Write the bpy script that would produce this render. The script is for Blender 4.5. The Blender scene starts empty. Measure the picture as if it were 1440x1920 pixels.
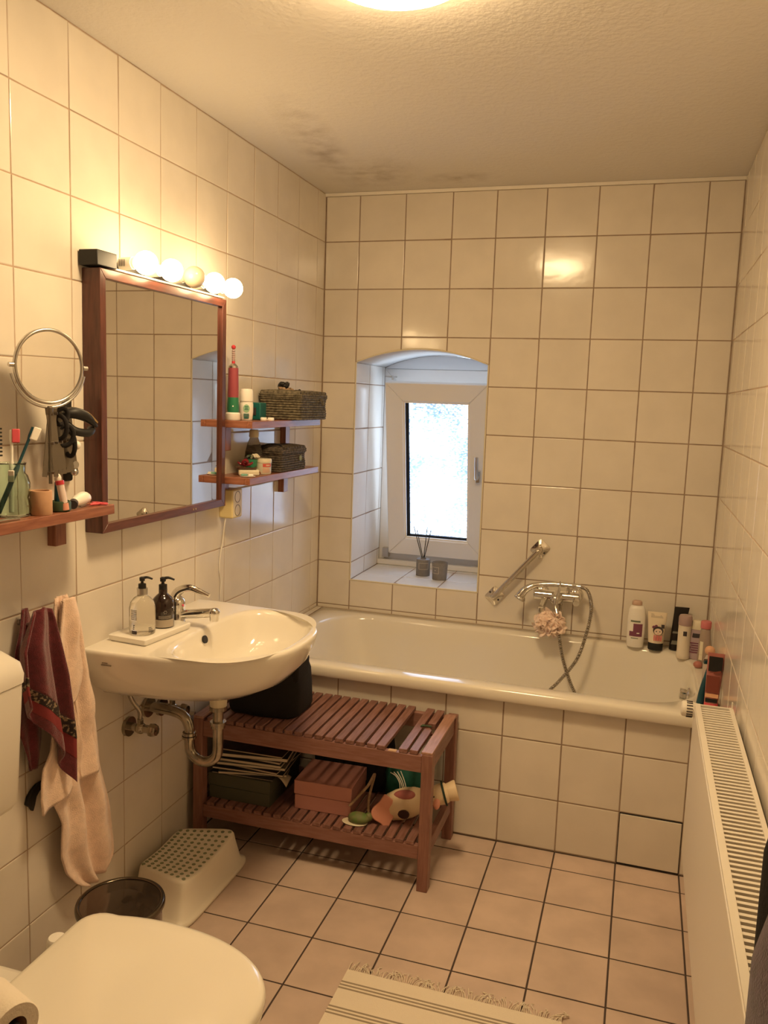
import bpy, bmesh, math, random
from mathutils import Vector, Matrix, noise
random.seed(7)
S = bpy.context.scene
COL = S.collection
PI = math.pi
R = math.radians

# ------------------------------------------------------------------ camera, world, exposure
def setup():
    f, yaw, pit, rol = 1559.548, 0.2988, -0.1339, 0.0344
    fw = Vector((-math.sin(yaw)*math.cos(pit), math.cos(yaw)*math.cos(pit), math.sin(pit)))
    rt = Vector((math.cos(yaw), math.sin(yaw), 0)); up = rt.cross(fw)
    r2 = math.cos(rol)*rt + math.sin(rol)*up
    u2 = -math.sin(rol)*rt + math.cos(rol)*up
    cd = bpy.data.cameras.new('camera'); cam = bpy.data.objects.new('camera', cd); COL.objects.link(cam)
    m = Matrix.Identity(4)
    for i in range(3):
        m[i][0] = r2[i]; m[i][1] = u2[i]; m[i][2] = -fw[i]
    m[0][3], m[1][3], m[2][3] = 1.3808, -3.4805, 1.5044
    cam.matrix_world = m
    cd.sensor_fit = 'VERTICAL'; cd.sensor_height = 32.0; cd.lens = 32.0*f/1920
    cd.clip_start = 0.02
    S.camera = cam
setup()
W = bpy.data.worlds.new('world'); S.world = W; W.use_nodes = True
bg = W.node_tree.nodes['Background']
bg.inputs[0].default_value = (0.72, 0.85, 1.0, 1); bg.inputs[1].default_value = 5.0
S.view_settings.view_transform = 'Standard'; S.view_settings.look = 'None'
S.view_settings.gamma = 1.0; S.view_settings.use_curve_mapping = False
S.view_settings.exposure = 0.0
S.cycles.max_bounces = 10; S.cycles.diffuse_bounces = 5; S.cycles.glossy_bounces = 5
S.cycles.transmission_bounces = 8; S.cycles.transparent_max_bounces = 10
S.cycles.sample_clamp_indirect = 6.0
LAMP_COL = (1.0, 0.695, 0.36)
LAMP_E = 90.0
BULB_E = 30.0

# ------------------------------------------------------------------ materials
def mat(name, col, rough=0.5, metal=0.0, var=0.0, vs=12.0, col2=None, bump=0.0, bs=60.0, coat=0.0, trans=0.0, ior=1.45,
        stretch=None, island=0.0, bdist=0.002, sheen=0.0, emit=None, estr=0.0, alpha=1.0, detail=4.0, lo=0.35, hi=0.65):
    m = bpy.data.materials.new(name); m.use_nodes = True
    nt = m.node_tree; b = nt.nodes['Principled BSDF']; N = nt.nodes.new; L = nt.links.new
    c4 = (*col, 1)
    b.inputs['Base Color'].default_value = c4
    b.inputs['Roughness'].default_value = rough; b.inputs['Metallic'].default_value = metal
    b.inputs['Coat Weight'].default_value = coat; b.inputs['Coat Roughness'].default_value = 0.08
    b.inputs['Transmission Weight'].default_value = trans; b.inputs['IOR'].default_value = ior
    b.inputs['Sheen Weight'].default_value = sheen; b.inputs['Alpha'].default_value = alpha
    if emit:
        b.inputs['Emission Color'].default_value = (*emit, 1); b.inputs['Emission Strength'].default_value = estr
    tc = N('ShaderNodeTexCoord'); src = tc.outputs['Object']
    if stretch:
        mp = N('ShaderNodeMapping'); mp.inputs['Scale'].default_value = stretch; L(src, mp.inputs['Vector']); src = mp.outputs['Vector']
    cur = None
    if var > 0 or col2:
        nz = N('ShaderNodeTexNoise'); nz.inputs['Scale'].default_value = vs; nz.inputs['Detail'].default_value = detail
        L(src, nz.inputs['Vector'])
        rp = N('ShaderNodeValToRGB'); rp.color_ramp.elements[0].position = lo; rp.color_ramp.elements[1].position = hi
        c2 = col2 if col2 else tuple(max(0, c*(1-var)) for c in col)
        rp.color_ramp.elements[0].color = (*c2, 1); rp.color_ramp.elements[1].color = c4
        L(nz.outputs['Fac'], rp.inputs['Fac']); cur = rp.outputs['Color']
    if island > 0:
        g = N('ShaderNodeNewGeometry'); mr = N('ShaderNodeMapRange')
        mr.inputs['To Min'].default_value = 1-island; mr.inputs['To Max'].default_value = 1.0
        L(g.outputs['Random Per Island'], mr.inputs['Value'])
        hs = N('ShaderNodeHueSaturation'); hs.inputs['Color'].default_value = c4
        L(mr.outputs['Result'], hs.inputs['Value'])
        if cur: L(cur, hs.inputs['Color'])
        cur = hs.outputs['Color']
    if cur: L(cur, b.inputs['Base Color'])
    if bump > 0:
        n2 = N('ShaderNodeTexNoise'); n2.inputs['Scale'].default_value = bs; n2.inputs['Detail'].default_value = 3
        L(src, n2.inputs['Vector'])
        bp = N('ShaderNodeBump'); bp.inputs['Strength'].default_value = bump; bp.inputs['Distance'].default_value = bdist
        L(n2.outputs['Fac'], bp.inputs['Height']); L(bp.outputs['Normal'], b.inputs['Normal'])
    return m

M = {}
M['tile'] = mat('wall_tile_glaze', (0.80, 0.745, 0.66), 0.13, var=0.07, vs=7, bump=0.3, bs=9, bdist=0.003, island=0.05, detail=5)
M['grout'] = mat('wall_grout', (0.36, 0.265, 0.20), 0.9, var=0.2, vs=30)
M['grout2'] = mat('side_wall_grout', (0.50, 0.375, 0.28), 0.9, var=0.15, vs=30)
M['floortile'] = mat('floor_tile_glaze', (0.68, 0.535, 0.455), 0.36, var=0.14, vs=9, bump=0.2, bs=14, bdist=0.003, island=0.10, detail=6)
M['floorgrout'] = mat('floor_grout', (0.075, 0.052, 0.045), 0.9)
M['revealtile'] = mat('reveal_tile_glaze', (0.80, 0.79, 0.77), 0.18, bump=0.35, bs=9, bdist=0.004, var=0.04, vs=8)
M['ceil'] = mat('ceiling_paint', (0.73, 0.70, 0.645), 0.9, bump=0.5, bs=60, bdist=0.0045)
M['enamel'] = mat('tub_enamel', (0.80, 0.76, 0.67), 0.13, coat=0.5)
M['ceramic'] = mat('white_ceramic', (0.84, 0.80, 0.72), 0.10, coat=0.6)
M['lid'] = mat('toilet_plastic', (0.86, 0.81, 0.70), 0.10, coat=0.4)
M['whiteplastic'] = mat('white_plastic', (0.82, 0.78, 0.70), 0.35)
M['pvc'] = mat('window_pvc', (0.78, 0.77, 0.76), 0.35)
M['plaster'] = mat('reveal_plaster', (0.72, 0.73, 0.75), 0.8, bump=0.3, bs=30)
M['radiator'] = mat('radiator_enamel', (0.78, 0.73, 0.64), 0.35)
M['chrome'] = mat('chrome', (0.72, 0.70, 0.66), 0.08, 1.0)
M['satin'] = mat('satin_metal', (0.55, 0.53, 0.50), 0.28, 1.0)
M['oldchrome'] = mat('dull_chrome', (0.48, 0.43, 0.36), 0.2, 1.0, var=0.4, vs=25)
M['chrome2'] = mat('bar_chrome', (0.66, 0.62, 0.56), 0.16, 1.0)
M['gun'] = mat('dark_metal', (0.20, 0.175, 0.145), 0.35, 0.8)
M['steel'] = mat('hose_steel', (0.42, 0.39, 0.35), 0.25, 1.0)
M['mirror'] = mat('mirror_silver', (0.80, 0.78, 0.74), 0.015, 1.0)
M['wood'] = mat('red_brown_wood', (0.36, 0.145, 0.085), 0.36, col2=(0.24, 0.085, 0.05), vs=10, stretch=(12, 1.2, 12), island=0.12, coat=0.15)
M['woodx'] = mat('red_brown_wood_cross_grain', (0.36, 0.145, 0.085), 0.36, col2=(0.24, 0.085, 0.05), vs=10, stretch=(1.2, 12, 12), coat=0.15)
M['woodz'] = mat('red_brown_wood_upright', (0.34, 0.135, 0.08), 0.36, col2=(0.22, 0.08, 0.048), vs=10, stretch=(12, 12, 1.2), coat=0.15)
M['mfz'] = mat('mahogany_upright_shaded', (0.125, 0.042, 0.030), 0.30, col2=(0.07, 0.022, 0.016), vs=10, stretch=(12, 12, 1.2), coat=0.2)  # shade on the mirror frame's side is put into this wood colour
M['mfy'] = mat('dark_mahogany', (0.14, 0.048, 0.034), 0.30, col2=(0.08, 0.026, 0.019), vs=10, stretch=(12, 1.2, 12), coat=0.2)
M['rawwood'] = mat('bare_wood', (0.55, 0.36, 0.20), 0.6)
M['bench'] = mat('bench_wood', (0.32, 0.165, 0.145), 0.42, col2=(0.22, 0.100, 0.075), vs=10, stretch=(12, 1.4, 12), island=0.25)
M['benchx'] = mat('bench_wood_rail', (0.32, 0.160, 0.135), 0.42, col2=(0.25, 0.115, 0.085), vs=10, stretch=(1.4, 12, 12))
M['benchz'] = mat('bench_wood_leg', (0.31, 0.15, 0.115), 0.42, col2=(0.23, 0.105, 0.08), vs=10, stretch=(12, 12, 1.4))
M['black'] = mat('black_plastic', (0.010, 0.009, 0.009), 0.5)
M['gasket'] = mat('black_rubber', (0.006, 0.008, 0.014), 0.7)
M['blackcloth'] = mat('black_cloth', (0.012, 0.010, 0.010), 0.95, bump=0.5, bs=250)
M['burgundy'] = mat('burgundy_terry', (0.16, 0.018, 0.028), 0.95, bump=1.0, bs=420, sheen=0.4, var=0.3, vs=80)
M['burgband'] = mat('burgundy_border', (0.24, 0.035, 0.04), 0.85, bump=0.3, bs=300)
M['blackband'] = mat('black_patterned_border', (0.03, 0.02, 0.02), 0.9, col2=(0.30, 0.22, 0.14), vs=110, lo=0.40, hi=0.47)
M['peach'] = mat('peach_terry', (0.93, 0.70, 0.56), 0.95, bump=1.0, bs=380, sheen=0.4, var=0.12, vs=60)
M['purple'] = mat('dark_purple_terry', (0.10, 0.062, 0.095), 0.95, bump=1.0, bs=400, var=0.4, vs=90, sheen=0.3)
M['hem'] = mat('towel_hem', (0.45, 0.33, 0.26), 0.9)
M['binlid'] = mat('smoked_lid', (0.10, 0.075, 0.058), 0.07, 0.75, coat=0.6)
M['binrim'] = mat('bin_rim', (0.14, 0.115, 0.09), 0.15, 0.9)
M['glassgreen'] = mat('green_tinted_glass', (0.78, 0.92, 0.82), 0.03, trans=1.0, ior=1.45)
M['clear'] = mat('clear_plastic', (0.95, 0.93, 0.88), 0.08, trans=0.9, ior=1.2)
M['soapliquid'] = mat('pale_soap_liquid', (0.90, 0.86, 0.76), 0.05, trans=0.85, ior=1.25)
M['smoke'] = mat('smoked_clear_plastic', (0.86, 0.83, 0.76), 0.08, trans=0.95, ior=1.06)
M['red'] = mat('red_plastic', (0.55, 0.045, 0.06), 0.3)
M['pinkred'] = mat('pink_red_plastic', (0.70, 0.10, 0.13), 0.35)
M['teal'] = mat('teal_plastic', (0.01, 0.13, 0.12), 0.3)
M['tealblue'] = mat('dark_teal_plastic', (0.010, 0.06, 0.085), 0.3)
M['green'] = mat('green_plastic', (0.03, 0.20, 0.10), 0.35)
M['dgreen'] = mat('dark_green_plastic', (0.05, 0.085, 0.045), 0.4)
M['white'] = mat('white_gloss', (0.86, 0.83, 0.77), 0.25)
M['cream'] = mat('cream_plastic', (0.74, 0.68, 0.52), 0.4)
M['mauve'] = mat('mauve_plastic', (0.42, 0.30, 0.29), 0.35)
M['lilac'] = mat('lilac_liquid', (0.48, 0.37, 0.41), 0.25)
M['plum'] = mat('plum_label', (0.20, 0.06, 0.11), 0.4)
M['ink'] = mat('dark_ink', (0.05, 0.04, 0.045), 0.6)
M['greyink'] = mat('grey_ink', (0.30, 0.26, 0.22), 0.6)
M['beige'] = mat('beige_clay', (0.56, 0.33, 0.20), 0.8, var=0.1, vs=60)
M['seagrass'] = mat('grey_seagrass', (0.20, 0.17, 0.115), 0.85, col2=(0.07, 0.06, 0.042), vs=90)
M['seagrass2'] = mat('dark_seagrass', (0.14, 0.112, 0.085), 0.85, col2=(0.045, 0.036, 0.028), vs=90)
M['yellowed'] = mat('yellowed_plastic', (0.80, 0.68, 0.36), 0.4)
M['hole'] = mat('socket_shade', (0.28, 0.22, 0.13), 0.5)
M['concrete'] = mat('grey_concrete', (0.22, 0.205, 0.19), 0.8, var=0.1, vs=80)
M['pinkbox'] = mat('salmon_cardboard', (0.56, 0.27, 0.24), 0.6)
M['grnbox'] = mat('dark_green_cardboard', (0.075, 0.075, 0.05), 0.7)
M['paper'] = mat('paper_edge', (0.62, 0.54, 0.42), 0.8)
M['maga'] = mat('dark_magazine_cover', (0.05, 0.055, 0.06), 0.3, col2=(0.02, 0.02, 0.025), vs=18)
M['magb'] = mat('brown_magazine_cover', (0.12, 0.05, 0.045), 0.3, col2=(0.03, 0.03, 0.03), vs=18)
M['magc'] = mat('grey_magazine_cover', (0.28, 0.26, 0.22), 0.3, col2=(0.08, 0.09, 0.09), vs=16)
M['tealcloth'] = mat('teal_cloth', (0.01, 0.10, 0.075), 0.7, bump=0.3, bs=100)
M['frog'] = mat('leaf_green', (0.11, 0.20, 0.05), 0.6, col2=(0.20, 0.17, 0.08), vs=40)
M['duck'] = mat('cream_rubber', (0.76, 0.60, 0.40), 0.5)
M['duckpink'] = mat('salmon_rubber', (0.72, 0.33, 0.24), 0.5)
M['duckred'] = mat('rose_rubber', (0.42, 0.14, 0.13), 0.5)
M['dkhat'] = mat('dark_green_felt', (0.015, 0.035, 0.022), 0.8)
M['rope'] = mat('rope_beige', (0.40, 0.27, 0.17), 0.8, var=0.3, vs=120)
M['rug'] = mat('cotton_rug', (0.82, 0.735, 0.61), 0.95, bump=0.8, bs=350)
M['rugstripe'] = mat('grey_stripe', (0.34, 0.28, 0.21), 0.95, bump=0.8, bs=350)
M['stool'] = mat('stool_plastic', (0.82, 0.765, 0.65), 0.4)
M['dots'] = mat('grey_green_rubber', (0.25, 0.28, 0.19), 0.7)
M['paperroll'] = mat('tissue_paper', (0.84, 0.76, 0.64), 0.95, bump=0.5, bs=200)
M['puff'] = mat('pale_pink_net', (0.92, 0.74, 0.64), 0.6, trans=0.0, sheen=0.3)
M['orange'] = mat('orange_rubber', (0.72, 0.40, 0.24), 0.4)
M['gold'] = mat('gold_metal', (0.75, 0.55, 0.28), 0.25, 1.0)
M['dirt'] = mat('silicone_joint', (0.50, 0.42, 0.33), 0.6)
M['door'] = mat('door_paint', (0.70, 0.64, 0.55), 0.5)
def emis(name, col, e):
    m = bpy.data.materials.new(name); m.use_nodes = True; nt = m.node_tree
    b = nt.nodes['Principled BSDF']; b.inputs['Base Color'].default_value = (0.9, 0.85, 0.75, 1)
    b.inputs['Emission Color'].default_value = (*col, 1); b.inputs['Emission Strength'].default_value = e
    return m
M['lampglass'] = emis('lit_lamp_glass', LAMP_COL, LAMP_E)
M['bulb'] = emis('lit_bulb', (1.0, 0.70, 0.36), BULB_E)
M['bulboff'] = mat('unlit_bulb', (0.80, 0.70, 0.52), 0.15, coat=0.4)

def stain_ceiling():
    m = M['ceil']; nt = m.node_tree; b = nt.nodes['Principled BSDF']; N = nt.nodes.new; L = nt.links.new
    tc = N('ShaderNodeTexCoord')
    # damp stain near the left back corner, its own shape: three elongated blobs broken up by noise
    tot = None
    for (cx, cy, rx, ry, a) in ((0.22, -0.62, 0.07, 0.42, 8), (0.30, -0.28, 0.13, 0.17, 30), (0.62, -0.16, 0.12, 0.06, 0)):
        mp = N('ShaderNodeMapping'); mp.vector_type = 'TEXTURE'
        mp.inputs['Location'].default_value = (cx, cy, 2.374); mp.inputs['Rotation'].default_value = (0, 0, R(a))
        mp.inputs['Scale'].default_value = (rx, ry, 1)
        L(tc.outputs['Object'], mp.inputs['Vector'])
        ln = N('ShaderNodeVectorMath'); ln.operation = 'LENGTH'; L(mp.outputs['Vector'], ln.inputs[0])
        mr = N('ShaderNodeMapRange'); mr.inputs['From Min'].default_value = 1.5; mr.inputs['From Max'].default_value = 0.2
        L(ln.outputs['Value'], mr.inputs['Value'])
        if tot:
            ad = N('ShaderNodeMath'); ad.operation = 'MAXIMUM'; L(tot, ad.inputs[0]); L(mr.outputs['Result'], ad.inputs[1]); tot = ad.outputs[0]
        else: tot = mr.outputs['Result']
    nz = N('ShaderNodeTexNoise'); nz.inputs['Scale'].default_value = 13; nz.inputs['Detail'].default_value = 7; L(tc.outputs['Object'], nz.inputs['Vector'])
    r = N('ShaderNodeMapRange'); r.inputs['From Min'].default_value = 0.36; r.inputs['From Max'].default_value = 0.80; L(nz.outputs['Fac'], r.inputs['Value'])
    mu = N('ShaderNodeMath'); mu.operation = 'MULTIPLY'; L(tot, mu.inputs[0]); L(r.outputs['Result'], mu.inputs[1])
    mx = N('ShaderNodeMix'); mx.data_type = 'RGBA'; mx.inputs['A'].default_value = b.inputs['Base Color'].default_value
    mx.inputs['B'].default_value = (0.42, 0.37, 0.31, 1); L(mu.outputs[0], mx.inputs['Factor']); L(mx.outputs['Result'], b.inputs['Base Color'])
stain_ceiling()

def glass_pane_mat():
    m = bpy.data.materials.new('textured_privacy_glass'); m.use_nodes = True; nt = m.node_tree; N = nt.nodes.new; L = nt.links.new
    for n in list(nt.nodes): nt.nodes.remove(n)
    out = N('ShaderNodeOutputMaterial'); tc = N('ShaderNodeTexCoord')
    mp = N('ShaderNodeMapping'); mp.inputs['Scale'].default_value = (95, 95, 175); L(tc.outputs['Object'], mp.inputs['Vector'])
    vo = N('ShaderNodeTexVoronoi'); vo.distance = 'CHEBYCHEV'; vo.inputs['Scale'].default_value = 1.0; L(mp.outputs['Vector'], vo.inputs['Vector'])
    nz = N('ShaderNodeTexNoise'); nz.inputs['Scale'].default_value = 5; L(tc.outputs['Object'], nz.inputs['Vector'])
    gt = N('ShaderNodeMath'); gt.operation = 'MULTIPLY'; L(vo.outputs['Distance'], gt.inputs[0]); L(nz.outputs['Fac'], gt.inputs[1])
    rp = N('ShaderNodeMapRange'); rp.inputs['From Min'].default_value = 0.22; rp.inputs['From Max'].default_value = 0.30; L(gt.outputs[0], rp.inputs['Value'])
    tr = N('ShaderNodeBsdfTransparent'); tr.inputs[0].default_value = (0.97, 0.98, 1, 1)
    tl = N('ShaderNodeBsdfTranslucent'); tl.inputs[0].default_value = (0.40, 0.50, 0.72, 1)
    gl = N('ShaderNodeBsdfGlossy'); gl.inputs['Roughness'].default_value = 0.15
    a = N('ShaderNodeMixShader'); L(rp.outputs['Result'], a.inputs[0]); L(tr.outputs[0], a.inputs[1]); L(tl.outputs[0], a.inputs[2])
    b = N('ShaderNodeMixShader'); b.inputs[0].default_value = 0.06; L(a.outputs[0], b.inputs[1]); L(gl.outputs[0], b.inputs[2])
    L(b.outputs[0], out.inputs['Surface'])
    return m
M['pane'] = glass_pane_mat()

# ------------------------------------------------------------------ mesh helpers
def box(bm, x0, x1, y0, y1, z0, z1):
    v = [bm.verts.new(p) for p in ((x0,y0,z0),(x1,y0,z0),(x1,y1,z0),(x0,y1,z0),(x0,y0,z1),(x1,y0,z1),(x1,y1,z1),(x0,y1,z1))]
    for f in ((3,2,1,0),(4,5,6,7),(0,1,5,4),(1,2,6,5),(2,3,7,6),(3,0,4,7)): bm.faces.new([v[i] for i in f])
    return v
def obox(bm, c, sx, sy, sz, rot=0, tilt=0, axis='Z'):
    vs = box(bm, -sx/2, sx/2, -sy/2, sy/2, -sz/2, sz/2)
    m = Matrix.Translation(c) @ Matrix.Rotation(rot, 4, 'Z') @ Matrix.Rotation(tilt, 4, 'X' if axis == 'Z' else axis)
    for v in vs: v.co = m @ v.co
def xf(bm, verts, m):
    for v in verts: v.co = m @ v.co
def loft(bm, rings, cap0=True, cap1=True, closed=True):
    vr = [[bm.verts.new(p) for p in r] for r in rings]
    n = len(vr[0])
    for a, b in zip(vr, vr[1:]):
        for i in range(n if closed else n-1):
            j = (i+1) % n
            bm.faces.new((a[i], a[j], b[j], b[i]))
    if cap0: bm.faces.new(list(reversed(vr[0])))
    if cap1: bm.faces.new(vr[-1])
    return [v for r in vr for v in r]
def lathe(bm, c, prof, seg=32, axis='Z', sx=1.0, sy=1.0, rot=0, cap0=True, cap1=True, M4=None):
    rings = []
    for r, z in prof:
        rings.append([(r*sx*math.cos(2*PI*i/seg), r*sy*math.sin(2*PI*i/seg), z) for i in range(seg)])
    vs = loft(bm, rings, cap0, cap1)
    m = Matrix.Translation(c)
    if M4 is not None: m = m @ M4
    elif axis == 'X': m = m @ Matrix.Rotation(PI/2, 4, 'Y')
    elif axis == 'Y': m = m @ Matrix.Rotation(-PI/2, 4, 'X')
    m = m @ Matrix.Rotation(rot, 4, 'Z')
    xf(bm, vs, m); return vs
def aim(d):
    d = Vector(d).normalized(); return d.to_track_quat('Z', 'Y').to_matrix().to_4x4()
def cyl(bm, a, b, r, seg=20, r2=None):
    a = Vector(a); b = Vector(b); l = (b-a).length
    return lathe(bm, a, [(r, 0), (r if r2 is None else r2, l)], seg, M4=aim(b-a))
def sph(bm, c, r, seg=24, rings=14, M4=None):
    r = r if hasattr(r, '__len__') else (r, r, r)
    prof = [(math.sin(PI*i/rings) if 0 < i < rings else 1e-4, -math.cos(PI*i/rings)) for i in range(rings+1)]
    vs = lathe(bm, (0,0,0), prof, seg)
    m = Matrix.Translation(c) @ (M4 if M4 is not None else Matrix.Identity(4)) @ Matrix.Diagonal((*r, 1)); xf(bm, vs, m); return vs
def catmull(pts, n=8):
    P = [Vector(p) for p in pts]; P = [2*P[0]-P[1]] + P + [2*P[-1]-P[-2]]; out = []
    for i in range(1, len(P)-2):
        for k in range(n):
            t = k/n; a, b, c, d = P[i-1], P[i], P[i+1], P[i+2]
            out.append(0.5*((2*b)+(c-a)*t+(2*a-5*b+4*c-d)*t*t+(3*b-a-3*c+d)*t**3))
    out.append(P[-2]); return out
def tube(bm, pts, r, seg=10, smooth=0, rad=None):
    P = catmull(pts, smooth) if smooth else [Vector(p) for p in pts]
    n = len(P); rings = []; N0 = None
    for i, p in enumerate(P):
        t = (P[min(i+1, n-1)]-P[max(i-1, 0)]).normalized()
        if N0 is None:
            N0 = t.orthogonal().normalized()
        N0 = (N0 - t*N0.dot(t)).normalized(); B = t.cross(N0)
        rr = rad(i/(n-1)) if rad else r
        rings.append([p + rr*(math.cos(2*PI*k/seg)*N0 + math.sin(2*PI*k/seg)*B) for k in range(seg)])
    return loft(bm, rings)
def prism(bm, poly, h0, h1, f=lambda u, v, h: (u, v, h)):
    a = [bm.verts.new(f(u, v, h0)) for u, v in poly]; b = [bm.verts.new(f(u, v, h1)) for u, v in poly]
    n = len(poly)
    for i in range(n): bm.faces.new((a[i], a[(i+1) % n], b[(i+1) % n], b[i]))
    bm.faces.new(list(reversed(a))); bm.faces.new(b)
    return a+b
def patch(bm, c, r, a0, a1, z0, z1, n=10, sx=1, sy=1, th=0.0006, r1=None):
    # thin label wrapped around an upright round body
    rr = lambda k: r if r1 is None else (r if k == 0 else r1)
    g = []
    for off in (0.0, th):
        for k, z in ((0, z0), (1, z1)):
            g.append([(c[0]+(rr(k)+off)*sx*math.cos(a0+(a1-a0)*i/n), c[1]+(rr(k)+off)*sy*math.sin(a0+(a1-a0)*i/n), z) for i in range(n+1)])
    for i in range(n):
        v = [bm.verts.new(p) for p in (g[0][i], g[0][i+1], g[1][i+1], g[1][i], g[2][i], g[2][i+1], g[3][i+1], g[3][i])]
        for f in ((3,2,1,0),(4,5,6,7),(0,1,5,4),(2,3,7,6)): bm.faces.new([v[j] for j in f])
def rrect(x0, x1, y0, y1, r, n=8, m=10, z=0):
    pts = []
    cs = ((x1-r, y1-r, 0), (x0+r, y1-r, 90), (x0+r, y0+r, 180), (x1-r, y0+r, 270))
    for q, (cx, cy, a0) in enumerate(cs):
        arc = [(cx+r*math.cos(R(a0+90*i/n)), cy+r*math.sin(R(a0+90*i/n)), z) for i in range(n+1)]
        pts += arc
        nx = cs[(q+1) % 4]; a1 = R(nx[2]); e = (nx[0]+r*math.cos(a1), nx[1]+r*math.sin(a1), z); s = arc[-1]
        for i in range(1, m): pts.append(tuple(s[k]+(e[k]-s[k])*i/m for k in range(3)))
    return pts
def wloc(p):
    v = Vector((0,0,0))
    while p is not None: v = v + p.location; p = p.parent
    return v
def setp(o, label=None, cat=None, group=None, kind=None):
    if label: o['label'] = label
    if cat: o['category'] = cat
    if group: o['group'] = group
    if kind: o['kind'] = kind
    return o
def obj(name, bm, m, parent=None, label=None, cat=None, group=None, kind=None, bevel=0, seg=2, angle=40, sub=0, solid=0, flat=False, local=False):
    bmesh.ops.recalc_face_normals(bm, faces=bm.faces)
    me = bpy.data.meshes.new(name); o = bpy.data.objects.new(name, me)
    if parent is not None:
        o.parent = parent
        if not local: bmesh.ops.translate(bm, verts=bm.verts, vec=-wloc(parent))
    bm.to_mesh(me); bm.free()
    me.materials.append(m if not isinstance(m, str) else M[m])
    if not flat:
        for p in me.polygons: p.use_smooth = True
        me.set_sharp_from_angle(angle=R(angle))
    COL.objects.link(o)
    if solid:
        q = o.modifiers.new('solid', 'SOLIDIFY'); q.thickness = solid; q.offset = 0
    if bevel:
        q = o.modifiers.new('bevel', 'BEVEL'); q.width = bevel; q.segments = seg; q.limit_method = 'ANGLE'; q.angle_limit = R(35)
        q.harden_normals = False
    if sub:
        q = o.modifiers.new('sub', 'SUBSURF'); q.levels = sub; q.render_levels = sub
    return setp(o, label, cat, group, kind)
def thing(name, loc, label, cat, group=None):
    o = bpy.data.objects.new(name, None); COL.objects.link(o); o.location = loc; o.empty_display_size = 0.05
    return setp(o, label, cat, group)
def nb(): return bmesh.new()
def copy_tree(o, parent=None):
    c = o.copy(); COL.objects.link(c)
    if parent is not None: c.parent = parent
    for ch in list(o.children): copy_tree(ch, c)
    return c

# ------------------------------------------------------------------ tiled surfaces
def inset_poly(poly, d):
    n = len(poly); out = []
    ar = sum(poly[i][0]*poly[(i+1) % n][1]-poly[(i+1) % n][0]*poly[i][1] for i in range(n))
    s = 1 if ar > 0 else -1
    for i in range(n):
        p0, p1, p2 = Vector(poly[i-1]), Vector(poly[i]), Vector(poly[(i+1) % n])
        e1 = (p1-p0).normalized(); e2 = (p2-p1).normalized()
        n1 = Vector((-e1.y, e1.x))*s; n2 = Vector((-e2.y, e2.x))*s
        b = (n1+n2); b = b/max(0.2, b.dot(n1)) if b.length > 1e-6 else n1
        out.append((p1+b*d))
    return out
def tile(bm, poly, F, g=0.0022, t=0.0016, b=0.0022, tilt=0.0008):
    o = inset_poly(poly, g); i2 = inset_poly(poly, g+b)
    a0, a1 = random.uniform(-tilt, tilt), random.uniform(-tilt, tilt)
    cx = sum(p[0] for p in poly)/len(poly); cy = sum(p[1] for p in poly)/len(poly)
    def pt(p, h): return F(p[0], p[1], h+(a0*(p[0]-cx)+a1*(p[1]-cy))/0.1*1.0)
    loft(bm, [[F(p[0], p[1], -0.001) for p in o], [pt(p, t*0.55) for p in o], [pt(p, t) for p in i2]], cap0=False)
def tilegrid(name, us, vs, F, mt, mg, parent=None, kind='structure', skip=None, extra=(), grout=None, g=0.0022, tilt=0.0008):
    bm = nb()
    for i in range(len(us)-1):
        for j in range(len(vs)-1):
            u0, u1, v0, v1 = us[i], us[i+1], vs[j], vs[j+1]
            if skip and skip(u0, u1, v0, v1): continue
            tile(bm, [(u0,v0),(u1,v0),(u1,v1),(u0,v1)], F, g=g, tilt=tilt)
    for poly in extra: tile(bm, poly, F, g=g, tilt=0)
    return bm
def join_into(o, bm2, m2):
    # second material (grout bed) in the same wall object
    me = o.data; me.materials.append(m2)
    bm = nb(); bm.from_mesh(me)
    n0 = len(bm.faces)
    tmp = bpy.data.meshes.new('tmp'); bm2.to_mesh(tmp); bm2.free(); bm.from_mesh(tmp)
    bm.faces.ensure_lookup_table()
    for f in bm.faces[n0:]: f.material_index = 1; f.smooth = False
    bm.to_mesh(me); bm.free(); bpy.data.meshes.remove(tmp)
    return o
def wallobj(name, bm, bed, mt, mg):
    o = obj(name, bm, mt, kind='structure', angle=6)
    return join_into(o, bed, M[mg])

Z1 = 2.1728; HC = 2.374; XR = 1.677; YF = -4.25
zr = [0.0] + [Z1-0.2*k for k in range(10, -1, -1)] + [HC-0.002]
# left wall
yl = [-(0.0898+0.2005*k) for k in range(0, 21)]
us = [YF+0.002] + sorted(y for y in yl if y > YF+0.03) + [-0.003]
bm = tilegrid('w', us, zr, lambda u, v, h: (h, u, v), 'tile', 'grout', g=0.0018)
bed = nb(); box(bed, -0.1, 0.0, YF, 0.0, 0, HC)
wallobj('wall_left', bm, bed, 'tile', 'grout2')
# right wall
ur = [YF+0.002] + sorted(-(0.10+0.2005*k) for k in range(0, 20) if -(0.10+0.2005*k) > YF+0.03) + [-0.003]
bm = tilegrid('w', ur, zr, lambda u, v, h: (XR-h, u, v), 'tile', 'grout', g=0.0018)
bed = nb(); box(bed, XR, XR+0.1, YF, 0.0, 0, HC)
wallobj('wall_right', bm, bed, 'tile', 'grout2')
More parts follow.
